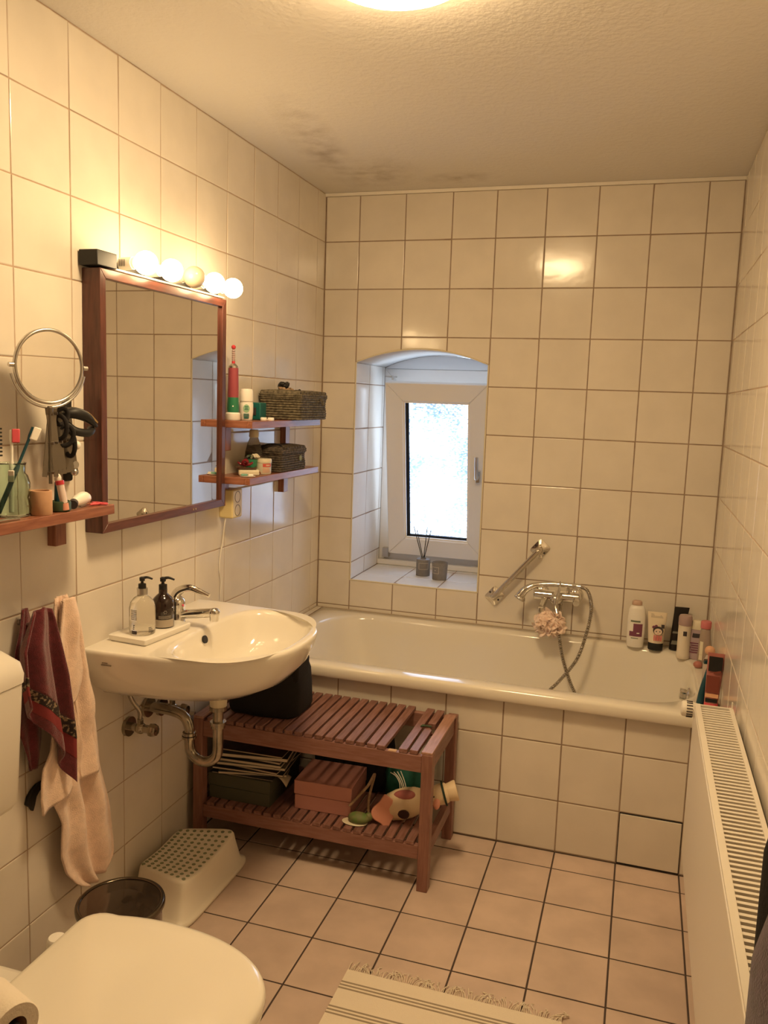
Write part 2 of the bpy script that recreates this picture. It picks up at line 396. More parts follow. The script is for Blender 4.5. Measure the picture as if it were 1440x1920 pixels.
# front wall, behind the camera, with the door
bm = tilegrid('w', [0.003]+[0.2*k for k in range(1, 9)]+[XR-0.003], zr, lambda u, v, h: (u, YF+h, v), 'tile', 'grout', skip=lambda a, b, c, d: a > 0.35 and b < 1.45 and d < 2.0)
bed = nb(); box(bed, -0.1, XR+0.1, YF-0.1, YF, 0, HC)
wallobj('wall_front', bm, bed, 'tile', 'grout')
d = thing('door_1', (0.9, YF+0.02, 0), 'pale painted room door in the wall opposite the window', 'door'); d['kind'] = 'structure'
b_ = nb(); box(b_, 0.46, 1.34, YF+0.002, YF+0.04, 0.005, 1.95); obj('door_leaf', b_, 'door', d, bevel=0.003)
b_ = nb(); box(b_, 0.40, 0.46, YF+0.002, YF+0.05, 0, 2.01); box(b_, 1.34, 1.40, YF+0.002, YF+0.05, 0, 2.01); box(b_, 0.46, 1.34, YF+0.002, YF+0.05, 1.95, 2.01); obj('door_frame', b_, 'door', d, bevel=0.003)
b_ = nb(); tube(b_, [(1.26, YF+0.04, 1.0), (1.26, YF+0.09, 1.0), (1.15, YF+0.09, 1.0)], 0.009); obj('door_handle', b_, 'satin', d)
# back wall with the arched window opening
JL, JR, SILL, SPR, ARC = 0.1569, 0.7440, 0.694, 1.663, 1.724
cols = [0.1569, 0.3604, 0.5618, 0.7450, 0.9448, 1.1472, 1.3483, 1.5496]
def archz(x):
    h = ARC-SPR; w = (JR-JL)/2; rr = (w*w+h*h)/(2*h); xc = (JL+JR)/2
    return ARC-rr+math.sqrt(max(0, rr*rr-(x-xc)**2))
us = [0.003]+cols+[XR-0.003]
zb = [0.553] + [Z1-0.2*k for k in range(8, -1, -1)] + [HC-0.012]
def skp(a, b, c, d): return a > JL-0.01 and b < JR+0.01 and c > 0.57 and d < 1.78
extra = []
for a, b in zip(cols[:3], cols[1:4]):
    b2 = min(b, JR); n = 10
    extra.append([(a, 1.7728)] + [(a+(b2-a)*k/n, archz(a+(b2-a)*k/n)) for k in range(n+1)] + [(b2, 1.7728)])
    extra.append([(a, 0.5728), (b2, 0.5728), (b2, SILL), (a, SILL)])
FB = lambda u, v, h: (u, -h, v)
bm = tilegrid('w', us, zb, FB, 'tile', 'grout', skip=skp, extra=extra)
bed = nb()
TH = 0.50
n = 24
xs = [JL+(JR-JL)*k/n for k in range(n+1)]
box(bed, -0.1, JL, 0, TH, 0, HC); box(bed, JR, XR+0.1, 0, TH, 0, HC); box(bed, JL, JR, 0, TH, 0, SILL)
for a, b in zip(xs, xs[1:]):
    za, zb_ = archz(a), archz(b)
    v = [bed.verts.new(p) for p in ((a,0,za),(b,0,zb_),(b,TH,zb_),(a,TH,za),(a,0,HC),(b,0,HC),(b,TH,HC),(a,TH,HC))]
    for f in ((3,2,1,0),(4,5,6,7),(0,1,5,4),(1,2,6,5),(2,3,7,6),(3,0,4,7)): bed.faces.new([v[i] for i in f])
wallobj('wall_back', bm, bed, 'tile', 'grout')
# ceiling, floor
bm = nb(); box(bm, -0.1, XR+0.1, YF-0.1, TH, HC, HC+0.1); obj('ceiling', bm, 'ceil', kind='structure')
bm = nb(); prism(bm, [(0, HC-0.013), (0.010, HC-0.013), (0.013, HC-0.001), (0, HC-0.001)], 0.001, XR-0.001, lambda u, v, h: (h, -u-0.001, v))
obj('trim_ceiling', bm, 'whiteplastic', kind='structure')
PF = 0.1999
fx = sorted(1.5915-PF*k for k in range(0, 8)); YP = -0.7592
fy = sorted([-(0.8659+PF*k) for k in range(0, 17)])
bm = tilegrid('f', [0.003]+fx+[XR-0.003], [YF+0.002]+[y for y in fy if y > YF+0.02]+[YP-0.002], lambda u, v, h: (u, v, h-0.0016), 'floortile', 'floorgrout', g=0.0026, tilt=0.0003)
bed = nb(); box(bed, -0.1, XR+0.1, YF-0.1, TH, -0.1, -0.0012)
wallobj('floor', bm, bed, 'floortile', 'floorgrout')
# tiled tub front
pz = [0.002, 0.1819, 0.3818, 0.512]
bm = tilegrid('p', [0.003]+fx+[XR-0.003], pz, lambda u, v, h: (u, YP-h, v), 'tile', 'grout', skip=lambda a, b, c, d: a > 1.38 and b < 1.6 and d < 0.19)
bed = nb(); box(bed, 0.0, XR, YP, YP+0.05, 0, 0.512)
wallobj('wall_tub_front', bm, bed, 'tile', 'grout')
bm = nb(); tile(bm, [(1.3916+0.001, 0.004), (1.5915-0.001, 0.004), (1.5915-0.001, 0.1805), (1.3916+0.001, 0.1805)], lambda u, v, h: (u, YP-0.003-h, v), g=0.0028)
o = obj('access_panel', bm, 'tile', label='loose square access tile with dark gaps at the foot of the tub front', cat='access panel', angle=6)
bed = nb(); box(bed, 1.3930, 1.5900, YP-0.002, YP-0.0015, 0.002, 0.1815); join_into(o, bed, M['gasket'])
# tiled ledge between tub and left wall
bm = nb()
for a, b in zip([YP+0.0]+[y for y in sorted(yl) if y > YP+0.03], [y for y in sorted(yl) if y > YP+0.03]+[-0.012]):
    tile(bm, [(0.004, a), (0.032, a), (0.032, b), (0.004, b)], lambda u, v, h: (u, v, 0.5568+h), g=0.0015, tilt=0)
bed = nb(); box(bed, 0.0, 0.033, YP-0.02, 0.0, 0.50, 0.5568)
wallobj('trim_tub_ledge', bm, bed, 'tile', 'grout')
bm = nb(); box(bm, 0.0, XR, -0.006, -0.001, 0.551, 0.558); obj('trim_tub_joint', bm, 'dirt', kind='structure')

# ------------------------------------------------------------------ window reveal and window
YW = 0.43
bm = tilegrid('r', [0.004, 0.195, 0.395, YW], [SILL]+[0.7728+0.2*k for k in range(0, 5)]+[SPR], lambda u, v, h: (JL+h, u, v), 'revealtile', 'grout')
bed = nb(); box(bed, JL, JL+0.0005, 0, YW, SILL, SPR); wallobj('trim_reveal_left', bm, bed, 'revealtile', 'grout')
bm = tilegrid('r', [0.004, 0.195, 0.395, YW], [SILL]+[0.7728+0.2*k for k in range(0, 5)]+[SPR], lambda u, v, h: (JR-h, u, v), 'revealtile', 'grout')
bed = nb(); box(bed, JR-0.0005, JR, 0, YW, SILL, SPR); wallobj('trim_reveal_right', bm, bed, 'revealtile', 'grout')
bm = tilegrid('r', [JL+0.002, 0.3604, 0.5618, JR-0.002], [0.004, 0.16, 0.36, YW], lambda u, v, h: (u, v, SILL+h), 'revealtile', 'grout')
bed = nb(); box(bed, JL, JR, 0, YW, SILL, SILL+0.0005); wallobj('window_sill_1', bm, bed, 'revealtile', 'grout')
bm = nb()   # plastered soffit
g1 = [[(x, y, archz(x)-0.001) for x in xs] for y in (0.006, 0.15, 0.30, YW)]
loft(bm, g1, False, False, closed=False); obj('trim_arch_soffit', bm, 'plaster', kind='structure', solid=0.002)
bm = nb()   # fillet edge profile around the opening front
path = [(JL+0.002, -0.001, SILL)] + [(JL+0.002, -0.001, SPR)] + [(x, -0.001, archz(x)-0.001) for x in xs[1:-1]] + [(JR-0.002, -0.001, SPR), (JR-0.002, -0.001, SILL)]
tube(bm, path, 0.0032, seg=6); tube(bm, [(JL, -0.001, SILL+0.001), (JR, -0.001, SILL+0.001)], 0.0035, seg=6)
obj('trim_window_edge', bm, 'cream', kind='structure')
w = thing('window_1', (0.45, YW, SILL), 'small white tilted window with patterned glass in the arched recess', 'window'); w['kind'] = 'structure'
def frame(bm, x0, x1, z0, z1, t, y0, y1):
    # four mitred bars
    def bar(a, b, c, d):
        prism(bm, [a, b, c, d], y0, y1, lambda u, v, h: (u, h, v))
    bar((x0,z0),(x1,z0),(x1-t,z0+t),(x0+t,z0+t)); bar((x0,z1),(x0+t,z1-t),(x1-t,z1-t),(x1,z1))
    bar((x0,z0),(x0+t,z0+t),(x0+t,z1-t),(x0,z1)); bar((x1,z0),(x1,z1),(x1-t,z1-t),(x1-t,z0+t))
bm = nb(); frame(bm, JL+0.001, JR-0.001, SILL+0.002, 1.655, 0.098, YW-0.002, YW+0.04); obj('window_frame', bm, 'pvc', w, bevel=0.003)
bm = nb(); prism(bm, [(JL+0.001, 1.656)]+[(x, max(1.657, archz(x)-0.003)) for x in xs[1:-1]]+[(JR-0.001, 1.656)], YW-0.005, YW+0.04, lambda u, v, h: (u, h, v))
obj('head_panel', bm, 'plaster', w)
bm = nb(); box(bm, JL+0.001, JR-0.001, YW-0.03, YW-0.0022, SILL+0.002, SILL+0.028); obj('sill_bead', bm, 'pvc', w, bevel=0.003)
bm = nb(); box(bm, 0.185, 0.215, YW-0.035, YW-0.0025, 0.735, 0.78); box(bm, 0.19, 0.225, YW-0.10, YW-0.02, 1.612, 1.618); cyl(bm, (0.215, YW-0.06, 1.60), (0.215, YW-0.06, 1.62), 0.006, 10)
obj('hinge', bm, 'satin', w)
# sash: modelled upright with its foot at the origin, then tilted into the room
sash = bpy.data.objects.new('sash', None); COL.objects.link(sash); sash.parent = w
sash.location = Vector((0.465, 0.400, 0.768)) - w.location
sash.rotation_euler = (R(10.3), 0, 0)
SH = 0.835; SX0, SX1 = -0.240, 0.240; T = 0.084
bm = nb(); frame(bm, SX0, SX1, 0, SH, T, -0.035, 0.025); obj('sash_frame', bm, 'pvc', sash, bevel=0.004, local=True)
bm = nb(); frame(bm, SX0+T-0.004, SX1-T+0.004, T-0.004, SH-T+0.004, 0.012, -0.028, -0.018); obj('glazing_bead', bm, 'white', sash, bevel=0.002, local=True)
bm = nb(); box(bm, SX0+T+0.006, SX0+T+0.021, -0.012, 0.0, T, SH-T); box(bm, SX0+T, SX1-T, -0.012, 0.0, T+0.004, T+0.015); box(bm, SX1-T-0.010, SX1-T, -0.012, 0.0, T, SH-T); box(bm, SX0+T, SX1-T, -0.012, 0.0, SH-T-0.010, SH-T-0.001)
obj('gasket', bm, 'gasket', sash, local=True)
bm = nb(); box(bm, SX0+T, SX1-T, 0.001, 0.007, T, SH-T); obj('pane', bm, 'pane', sash, local=True)
hb = nb(); box(hb, 0.190, 0.212, -0.047, -0.035, 0.385, 0.445); h_ = obj('handle_plate', hb, 'satin', sash, bevel=0.003, local=True)
hb = nb(); tube(hb, [(0.201, -0.045, 0.415), (0.201, -0.075, 0.415), (0.201, -0.082, 0.43), (0.201, -0.080, 0.515)], 0.0085, smooth=4); obj('window_handle', hb, 'satin', sash, local=True)

# ------------------------------------------------------------------ bathtub
t = thing('bathtub', (0.85, -0.4, 0.14), 'cream enamelled built-in bathtub behind the tiled front', 'bathtub')
bm = nb()
def ring(x0, x1, y0, y1, r, z): return rrect(x0, x1, y0, y1, r, 10, 10, z)
X1 = XR-0.003
rings = [ring(0.030, X1, -0.789, -0.004, 0.004, 0.514), ring(0.030, X1, -0.792, -0.004, 0.004, 0.518), ring(0.030, X1, -0.792, -0.004, 0.005, 0.545),
         ring(0.031, X1, -0.788, -0.005, 0.006, 0.553), ring(0.034, X1-0.002, -0.780, -0.007, 0.01, 0.556),
         ring(0.095, 1.625, -0.722, -0.052, 0.21, 0.555), ring(0.104, 1.618, -0.712, -0.060, 0.205, 0.551), ring(0.112, 1.611, -0.704, -0.068, 0.20, 0.538),
         ring(0.130, 1.603, -0.695, -0.078, 0.20, 0.48), ring(0.185, 1.585, -0.675, -0.10, 0.19, 0.36), ring(0.28, 1.555, -0.645, -0.135, 0.18, 0.24),
         ring(0.37, 1.52, -0.61, -0.175, 0.17, 0.18), ring(0.46, 1.47, -0.57, -0.22, 0.15, 0.155), ring(0.62, 1.35, -0.48, -0.31, 0.08, 0.150)]
loft(bm, rings, cap0=False); obj('tub_shell', bm, 'enamel', t, angle=60)
bm = nb()
# overflow rosette with rotary knob on the right inner end
lathe(bm, (1.600, -0.40, 0.487), [(0.030, 0), (0.030, 0.004), (0.026, 0.008), (0.020, 0.010), (0.019, 0.026), (0.015, 0.031), (0.002, 0.033)], 28, M4=aim((-1, 0, 0.12)))
for k in range(5):
    a = 2*PI*k/5; cyl(bm, (1.590, -0.40+0.016*math.cos(a), 0.489+0.016*math.sin(a)), (1.570, -0.40+0.016*math.cos(a), 0.491+0.016*math.sin(a)), 0.006, 8)
obj('overflow_knob', bm, 'chrome', t, label='chrome overflow knob')
bm = nb(); lathe(bm, (1.30, -0.40, 0.151), [(0.035, 0), (0.033, 0.004), (0.02, 0.006)], 24); obj('drain', bm, 'chrome', t)

# ------------------------------------------------------------------ ceiling lamp
l = thing('ceiling_lamp', (0.845, -1.79, HC), 'round glowing dome lamp on the ceiling at the top edge', 'lamp')
bm = nb(); lathe(bm, (0.845, -1.79, HC-0.02), [(0.163, 0), (0.163, 0.019)], 48); obj('lamp_base', bm, 'whiteplastic', l)
bm = nb(); prof = [(0.158*math.cos(a), -0.020-0.045*math.sin(a)) for a in [PI/2*k/10 for k in range(10)]] + [(0.002, -0.065)]
lathe(bm, (0.845, -1.79, HC), prof, 48); obj('lamp_shade', bm, 'lampglass', l)

# ------------------------------------------------------------------ wall mirror and bulb lamp
mr = thing('wall_mirror', (0.0, -1.325, 1.135), 'large mirror in a deep dark red-brown wooden frame above the basin', 'mirror')
MX, MY0, MY1, MZ0, MZ1, MT = 0.056, -1.656, -0.995, 1.134, 1.808, 0.024
for nm, pl, mm in (('frame_side', [(MY0,MZ0),(MY0+MT,MZ0+MT),(MY0+MT,MZ1-MT),(MY0,MZ1)], 'mfz'), ('frame_side', [(MY1,MZ0),(MY1,MZ1),(MY1-MT,MZ1-MT),(MY1-MT,MZ0+MT)], 'mfz'),
                   ('frame_rail', [(MY0,MZ1),(MY0+MT,MZ1-MT),(MY1-MT,MZ1-MT),(MY1,MZ1)], 'mfy'), ('frame_rail', [(MY0,MZ0),(MY1,MZ0),(MY1-MT,MZ0+MT),(MY0+MT,MZ0+MT)], 'mfy')):
    bm = nb(); prism(bm, pl, 0.002, MX, lambda u, v, h: (h, u, v)); obj(nm, bm, mm, mr, bevel=0.0015)
bm = nb(); box(bm, 0.010, 0.046, MY0+MT-0.002, MY1-MT+0.002, MZ0+MT-0.002, MZ1-MT+0.002); obj('mirror_glass', bm, 'mirror', mr, flat=True)
bm = nb(); cyl(bm, (MX-0.001, -1.20, MZ0+0.012), (MX+0.001, -1.20, MZ0+0.012), 0.003, 10); cyl(bm, (MX-0.001, -1.185, MZ0+0.012), (MX+0.001, -1.185, MZ0+0.012), 0.003, 10); obj('screw', bm, 'gold', mr)

bl = thing('bulb_lamp', (0.0, -1.3, 1.81), 'row lamp with round bulbs on the mirror top', 'lamp')
bm = nb(); box(bm, 0.004, 0.052, -1.61, -1.0, 1.811, 1.817); obj('lamp_bar', bm, 'whiteplastic', bl, bevel=0.002)
bm = nb(); box(bm, 0.004, 0.028, -1.62, -1.0, 1.817, 1.838); obj('back_rail', bm, 'black', bl, bevel=0.002)
bm = nb(); box(bm, 0.006, 0.060, -1.672, -1.590, 1.812, 1.850); obj('switch_box', bm, 'black', bl, bevel=0.002, label='black box at the left end')
by = [-1.528, -1.404, -1.283, -1.163, -1.045]
for k, y in enumerate(by):
    bm = nb(); cyl(bm, (0.028, y, 1.836), (0.066, y, 1.838), 0.0165, 20); cyl(bm, (0.066, y, 1.838), (0.074, y, 1.838), 0.0145, 20); sk = obj('socket', bm, 'whiteplastic', bl)
    if k == 0:
        bm = nb()
        for q in range(5): box(bm, 0.034+0.004*q, 0.0355+0.004*q, y-0.0172, y-0.0168, 1.828, 1.846)
        obj('barcode', bm, 'ink', sk)
bulbs = []
for k, y in enumerate(by):
    on = k != 2
    if k in (0, 2):
        bt = thing('light_bulb', (0.105, y, 1.838), ('x'), 'light bulb', 'round bulbs above the mirror')
        bm = nb(); prof = [(0.0135, -0.031), (0.0138, -0.029)] + [(0.031*math.sin(a), -0.031*math.cos(a)) for a in [0.48+(PI-0.52)*q/14 for q in range(15)]]
        lathe(bm, (0.105, y, 1.838), prof, 28, axis='X'); obj('bulb_glass', bm, 'bulb' if on else 'bulboff', bt)
    else:
        bt = copy_tree(bulbs[0]); bt.location = (0.105, y, 1.838)
    bt['label'] = ['lit round bulb beside the black box, leftmost above the mirror', 'lit round bulb second from the black box', 'unlit round bulb in the middle of the row above the mirror',
                   'lit round bulb just right of the unlit one', 'lit round bulb at the right end of the row, past the mirror corner'][k]
    bulbs.append(bt)

# ------------------------------------------------------------------ wooden wall shelves
def shelf(label, y0, y1, ztop, x1=0.145, th=0.024, ch=0.0):
    s = thing('wall_shelf', (0, (y0+y1)/2, ztop-th), label, 'shelf', 'red-brown wooden wall shelves')
    bm = nb(); box(bm, 0.001, x1-0.020, y0+0.018, y1-0.018, ztop-0.018, ztop-0.0005); obj('board', bm, 'wood', s, bevel=0.001)
    bm = nb(); prism(bm, [(x1-0.020, y0), (x1, y0), (x1, y1), (x1-0.020, y1)], ztop-th, ztop); obj('front_rail', bm, 'wood', s, bevel=0.0015)
    for a, b in ((y0, y0+0.018), (y1-0.018, y1)):
        bm = nb(); box(bm, 0.001, x1-0.0202, a, b, ztop-th, ztop); obj('end_rail', bm, 'woodx', s, bevel=0.0015)
    for yy in (y0+0.035, y1-0.075):
        bm = nb(); box(bm, 0.001, 0.026, yy, yy+0.040, ztop-0.105, ztop-th-0.0005); obj('bracket', bm, 'woodz', s, bevel=0.0015)
    return s
shelf('red-brown wooden shelf left of the mirror with toothbrush glass and clay cup', -2.34, -1.726, 1.226, x1=0.142)
shelf('upper red-brown shelf right of the mirror, under the large basket', -0.972, -0.365, 1.419, x1=0.142)
shelf('lower red-brown shelf right of the mirror, above the wall socket', -0.985, -0.375, 1.231, x1=0.142)

# ------------------------------------------------------------------ washbasin
YC = -1.365
def dring(s, z, L=0.515, hw=0.308, x0=0.001, nx=2.6, yc=YC, sx=None):
    sx = s if sx is None else sx
    out = []
    for i in range(49):
        a = -PI/2+PI*i/48
        ca, sa = math.cos(a), math.sin(a)
        out.append((x0+sx*L*max(0, ca)**(2/nx), yc+s*hw*math.copysign(abs(sa)**(2/nx), sa), z))
    y1 = out[-1][1]; y0 = out[0][1]
    for i in range(1, 16): out.append((x0, y1+(y0-y1)*i/16, z))
    return out
def bring(sc, z, xc=0.305, yc=YC, L=0.178, hw=0.262, bk=0.120):
    out = []
    for i in range(49):
        a = -PI/2+PI*i/48; ca, sa = math.cos(a), math.sin(a)
        out.append((xc+sc*L*max(0, ca)**(2/2.5), yc+sc*hw*math.copysign(abs(sa)**(2/2.5), sa), z))
    for i in range(1, 16):
        a = PI/2+PI*i/16; ca, sa = math.cos(a), math.sin(a)
        out.append((xc-sc*bk*abs(ca)**(2/3.0), yc+sc*hw*math.copysign(abs(sa)**(2/3.0), sa), z))
    return out
bs = thing('washbasin', (0.25, YC, 0.66), 'white ceramic washbasin on the left wall under the mirror', 'washbasin')
bm = nb()
rg = [dring(0.30, 0.652, sx=0.52), dring(0.50, 0.656, sx=0.62), dring(0.70, 0.673, sx=0.76), dring(0.84, 0.705, sx=0.88), dring(0.93, 0.745, sx=0.95), dring(0.98, 0.785, sx=0.985), dring(1.0, 0.810), dring(1.0, 0.816), dring(0.995, 0.8215, sx=0.996), dring(0.985, 0.823, sx=0.988), dring(0.972, 0.8234, sx=0.976),
      bring(1.085, 0.8230), bring(1.06, 0.8226), bring(1.02, 0.820), bring(0.985, 0.811), bring(0.955, 0.795), bring(0.90, 0.765), bring(0.80, 0.730, xc=0.295), bring(0.62, 0.703, xc=0.285), bring(0.40, 0.690, xc=0.270), bring(0.18, 0.685, xc=0.245)]
loft(bm, rg); bo = obj('basin_body', bm, 'ceramic', bs, angle=60)
for p in bo.data.polygons:      # the deck is a flat plane
    if p.normal.z > 0.97 and p.center.z + wloc(bs).z > 0.8226: p.use_smooth = False
bm = nb(); lathe(bm, (0.193, YC-0.005, 0.790), [(0.013, 0), (0.013, 0.004)], 20, sx=1.0, sy=0.9, M4=aim((1, 0, 0.35))); obj('overflow_hole', bm, 'black', bs)
bm = nb(); lathe(bm, (0.25, YC, 0.686), [(0.030, 0), (0.028, 0.003), (0.018, 0.003), (0.015, 0.0015), (0.002, 0.004)], 24); obj('drain_ring', bm, 'chrome', bs)
bm = nb()
for (x, z, w_) in ((0.066, 0.790, 0.016), (0.070, 0.784, 0.030)):
    box(bm, x-w_/2, x+w_/2, YC-0.3045, YC-0.3015, z, z+0.0025)
obj('maker_mark', bm, 'greyink', bs)

fa = thing('basin_faucet', (0.115, YC, 0.823), 'chrome single-lever mixer tap standing on the basin behind the dark bottle', 'faucet')
bm = nb(); lathe(bm, (0.098, YC, 0.8225), [(0.030, 0), (0.029, 0.006), (0.024, 0.012), (0.023, 0.05), (0.025, 0.062), (0.023, 0.078), (0.012, 0.088), (0.002, 0.090)], 28)
tube(bm, [(0.10, YC, 0.853), (0.14, YC, 0.860), (0.19, YC, 0.868), (0.222, YC, 0.873)], 0.0135, 16, smooth=5)
lathe(bm, (0.222, YC, 0.848), [(0.0125, 0), (0.0135, 0.004), (0.0135, 0.014), (0.016, 0.020), (0.0165, 0.030), (0.010, 0.037), (0.002, 0.039)], 20)
obj('faucet_body', bm, 'chrome', fa, angle=50)
bm = nb(); tube(bm, [(0.088, YC, 0.898), (0.105, YC, 0.925), (0.140, YC, 0.938), (0.175, YC, 0.930), (0.205, YC, 0.921)], 0.008, 14, smooth=6, rad=lambda t: 0.016*(1-t)+0.006*t)
obj('lever', bm, 'chrome', fa, angle=60)
bm = nb(); cyl(bm, (0.1215, YC-0.006, 0.885), (0.1235, YC-0.006, 0.886), 0.004, 10); obj('temperature_mark', bm, 'pinkred', fa)

dr = thing('basin_drain', (0.2, YC-0.01, 0.42), 'old chrome bottle trap and drain pipe under the washbasin', 'drain pipe')
XD = 0.243; YD = YC-0.01
bm = nb(); cyl(bm, (XD, YD, 0.652), (XD, YD, 0.590), 0.029, 24, r2=0.024); obj('tailpiece', bm, 'cream', dr)
bm = nb(); cyl(bm, (XD, YD, 0.597), (XD, YD, 0.585), 0.026, 24); cyl(bm, (XD, YD, 0.590), (XD, YD, 0.545), 0.016, 20); cyl(bm, (XD, YD, 0.549), (XD, YD, 0.540), 0.024, 24); cyl(bm, (XD, YD, 0.540), (XD, YD, 0.530), 0.021, 24); obj('coupling', bm, 'oldchrome', dr)
bm = nb()
pts = [(XD, YD, 0.54), (XD, YD, 0.50), (XD, YD, 0.468)] + [(XD-0.048+0.048*math.cos(a), YD, 0.462-0.046*math.sin(a)) for a in [PI*k/8 for k in range(1, 8)]] + [(XD-0.096, YD, 0.468), (XD-0.096, YD, 0.485)]
tube(bm, pts, 0.0155, 18, smooth=4); obj('trap_bend', bm, 'oldchrome', dr, angle=60)
bm = nb(); cyl(bm, (XD-0.096, YD, 0.483), (XD-0.096, YD, 0.490), 0.022, 20); cyl(bm, (XD-0.096, YD, 0.492), (XD-0.096, YD, 0.501), 0.020, 20); obj('union_nut', bm, 'oldchrome', dr)
bm = nb(); tube(bm, [(XD-0.096, YD, 0.495), (XD-0.096, YD, 0.512), (XD-0.108, YD, 0.540), (XD-0.135, YD, 0.555), (0.06, YD, 0.560), (0.004, YD, 0.560)], 0.0155, 18, smooth=5); cyl(bm, (0.002, YD, 0.560), (0.012, YD, 0.560), 0.032, 24); obj('outlet_pipe', bm, 'oldchrome', dr, angle=60)
bm = nb(); cyl(bm, (XD-0.02, YD, 0.622), (XD-0.052, YD, 0.622), 0.009, 14); cyl(bm, (XD-0.045, YD, 0.622), (XD-0.062, YD, 0.622), 0.014, 16); obj('side_nozzle', bm, 'white', dr)
bm = nb(); tube(bm, [(XD-0.06, YD, 0.621), (0.10, YD+0.01, 0.607), (0.085, YD+0.01, 0.600)], 0.003, 8); cyl(bm, (0.086, YD, 0.652), (0.086, YD, 0.600), 0.003, 8); obj('pop_up_rod', bm, 'oldchrome', dr)
va = thing('angle_valve', (0.02, -1.47, 0.53), 'chrome angle valve with hose on the wall below the basin', 'valve', )
bm = nb(); cyl(bm, (0.001, -1.475, 0.535), (0.012, -1.475, 0.535), 0.029, 24); cyl(bm, (0.012, -1.475, 0.535), (0.075, -1.475, 0.535), 0.012, 18); sph(bm, (0.045, -1.475, 0.535), 0.017, 16, 10); obj('valve_body', bm, 'oldchrome', va, angle=50)
bm = nb()
lathe(bm, (0.075, -1.475, 0.535), [(0.012, 0), (0.019, 0.003), (0.020, 0.012), (0.015, 0.024), (0.002, 0.026)], 8, axis='X'); obj('valve_knob', bm, 'oldchrome', va)
bm = nb(); cyl(bm, (0.045, -1.475, 0.545), (0.045, -1.475, 0.563), 0.010, 6); obj('nut', bm, 'oldchrome', va)
bm = nb(); tube(bm, [(0.045, -1.475, 0.560), (0.045, -1.48, 0.59), (0.035, -1.50, 0.625), (0.030, -1.515, 0.665)], 0.0065, 12, smooth=6); obj('flex_hose', bm, 'steel', va)
v2 = copy_tree(va); v2.location = (0.02, -1.298, 0.53)
va['label'] = 'chrome angle valve with hose, the nearer one left of the trap'; v2['label'] = 'chrome angle valve behind the drain pipe, right of the other valve'
va['group'] = v2['group'] = 'angle valves under the basin'
bm = nb(); cyl(bm, (0.001, -1.14, 0.455), (0.03, -1.14, 0.455), 0.007, 12); obj('wall_peg', bm, 'oldchrome', label='small metal peg in the wall tiles behind the trap', cat='peg')

# tray and pump bottles
bm = nb(); m4 = Matrix.Translation((0.088, -1.485, 0)) @ Matrix.Rotation(R(-5), 4, 'Z')
rg = [[(m4 @ Vector((p[0], p[1], p[2]))) for p in rrect(-hx, hx, -hy, hy, 0.006, 4, 3, z)] for hx, hy, z in ((0.058, 0.100, 0.8238), (0.062, 0.104, 0.830), (0.063, 0.105, 0.840), (0.060, 0.102, 0.8425))]
loft(bm, rg); obj('soap_tray', bm, 'white', label='white ceramic tray on the basin edge under the pump bottles', cat='tray', angle=50)
def pump(root, c, zt, hm, dirv, s=1.0):
    x, y = c; dx, dy = dirv
    bm = nb(); lathe(bm, (x, y, zt), [(0.0145*s, 0), (0.0145*s, 0.016*s), (0.006*s, 0.018*s), (0.005*s, 0.026*s), (0.010*s, 0.028*s), (0.0105*s, 0.040*s), (0.006*s, 0.043*s)], 20)
    tube(bm, [(x, y, zt+0.037*s), (x+dx*0.02*s, y+dy*0.02*s, zt+0.041*s), (x+dx*0.042*s, y+dy*0.042*s, zt+0.034*s)], 0.005*s, 10, smooth=4, rad=lambda t: 0.006*s*(1-0.45*t))
    return obj('pump_head', bm, hm, root, angle=50)
FA = -R(58)
p1 = thing('pump_bottle', (0.095, -1.538, 0.843), 'clear hand soap pump bottle, nearer on the white tray', 'soap bottle', 'pump bottles on the basin tray')
bm = nb(); lathe(bm, (0.095, -1.538, 0.843), [(0.030, 0), (0.0345, 0.003), (0.0355, 0.010), (0.0355, 0.072), (0.032, 0.088), (0.023, 0.100), (0.014, 0.106), (0.013, 0.110)], 36); obj('bottle_body', bm, 'soapliquid', p1, angle=60)
bm = nb(); lathe(bm, (0.095, -1.538, 0.953), [(0.0145, 0), (0.0145, 0.017)], 24); obj('collar', bm, 'satin', p1)
pump(p1, (0.095, -1.538), 0.970, 'black', (0.8, 0.45), 0.72)
bm = nb()
for k in range(9): patch(bm, (0.095, -1.538), 0.0356, FA-0.95, FA-0.40, 0.888+0.0032*k, 0.8893+0.0032*k, 5)
patch(bm, (0.095, -1.538), 0.0356, FA-0.85, FA-0.40, 0.848, 0.857, 5)
for k in range(3): patch(bm, (0.095, -1.538), 0.0356, FA-0.75+0.02*k, FA-0.62+0.02*k, 0.861+0.005*k, 0.8635+0.005*k, 3)
for k in range(4): patch(bm, (0.095, -1.538), 0.0356, FA+0.50, FA+1.0-0.08*k, 0.852+0.004*k, 0.8535+0.004*k, 4)
obj('print', bm, 'ink', p1)
p2 = thing('pump_bottle', (0.108, -1.455, 0.843), 'dark brown hand soap pump bottle behind the clear one on the tray', 'soap bottle', 'pump bottles on the basin tray')
bm = nb(); lathe(bm, (0.108, -1.455, 0.843), [(0.028, 0), (0.031, 0.003), (0.031, 0.066), (0.028, 0.080), (0.019, 0.090), (0.012, 0.096), (0.012, 0.108)], 32); obj('bottle_body', bm, mat('dark_bottle', (0.02, 0.009, 0.007), 0.12, coat=0.5), p2, angle=60)
pump(p2, (0.108, -1.455), 0.951, 'black', (0.9, 0.35), 0.80)
bm = nb(); patch(bm, (0.108, -1.455), 0.0311, FA-0.9, FA+1.1, 0.846, 0.868, 12); lb = obj('label', bm, mat('taupe_label', (0.42, 0.36, 0.29), 0.5), p2)
bm = nb()
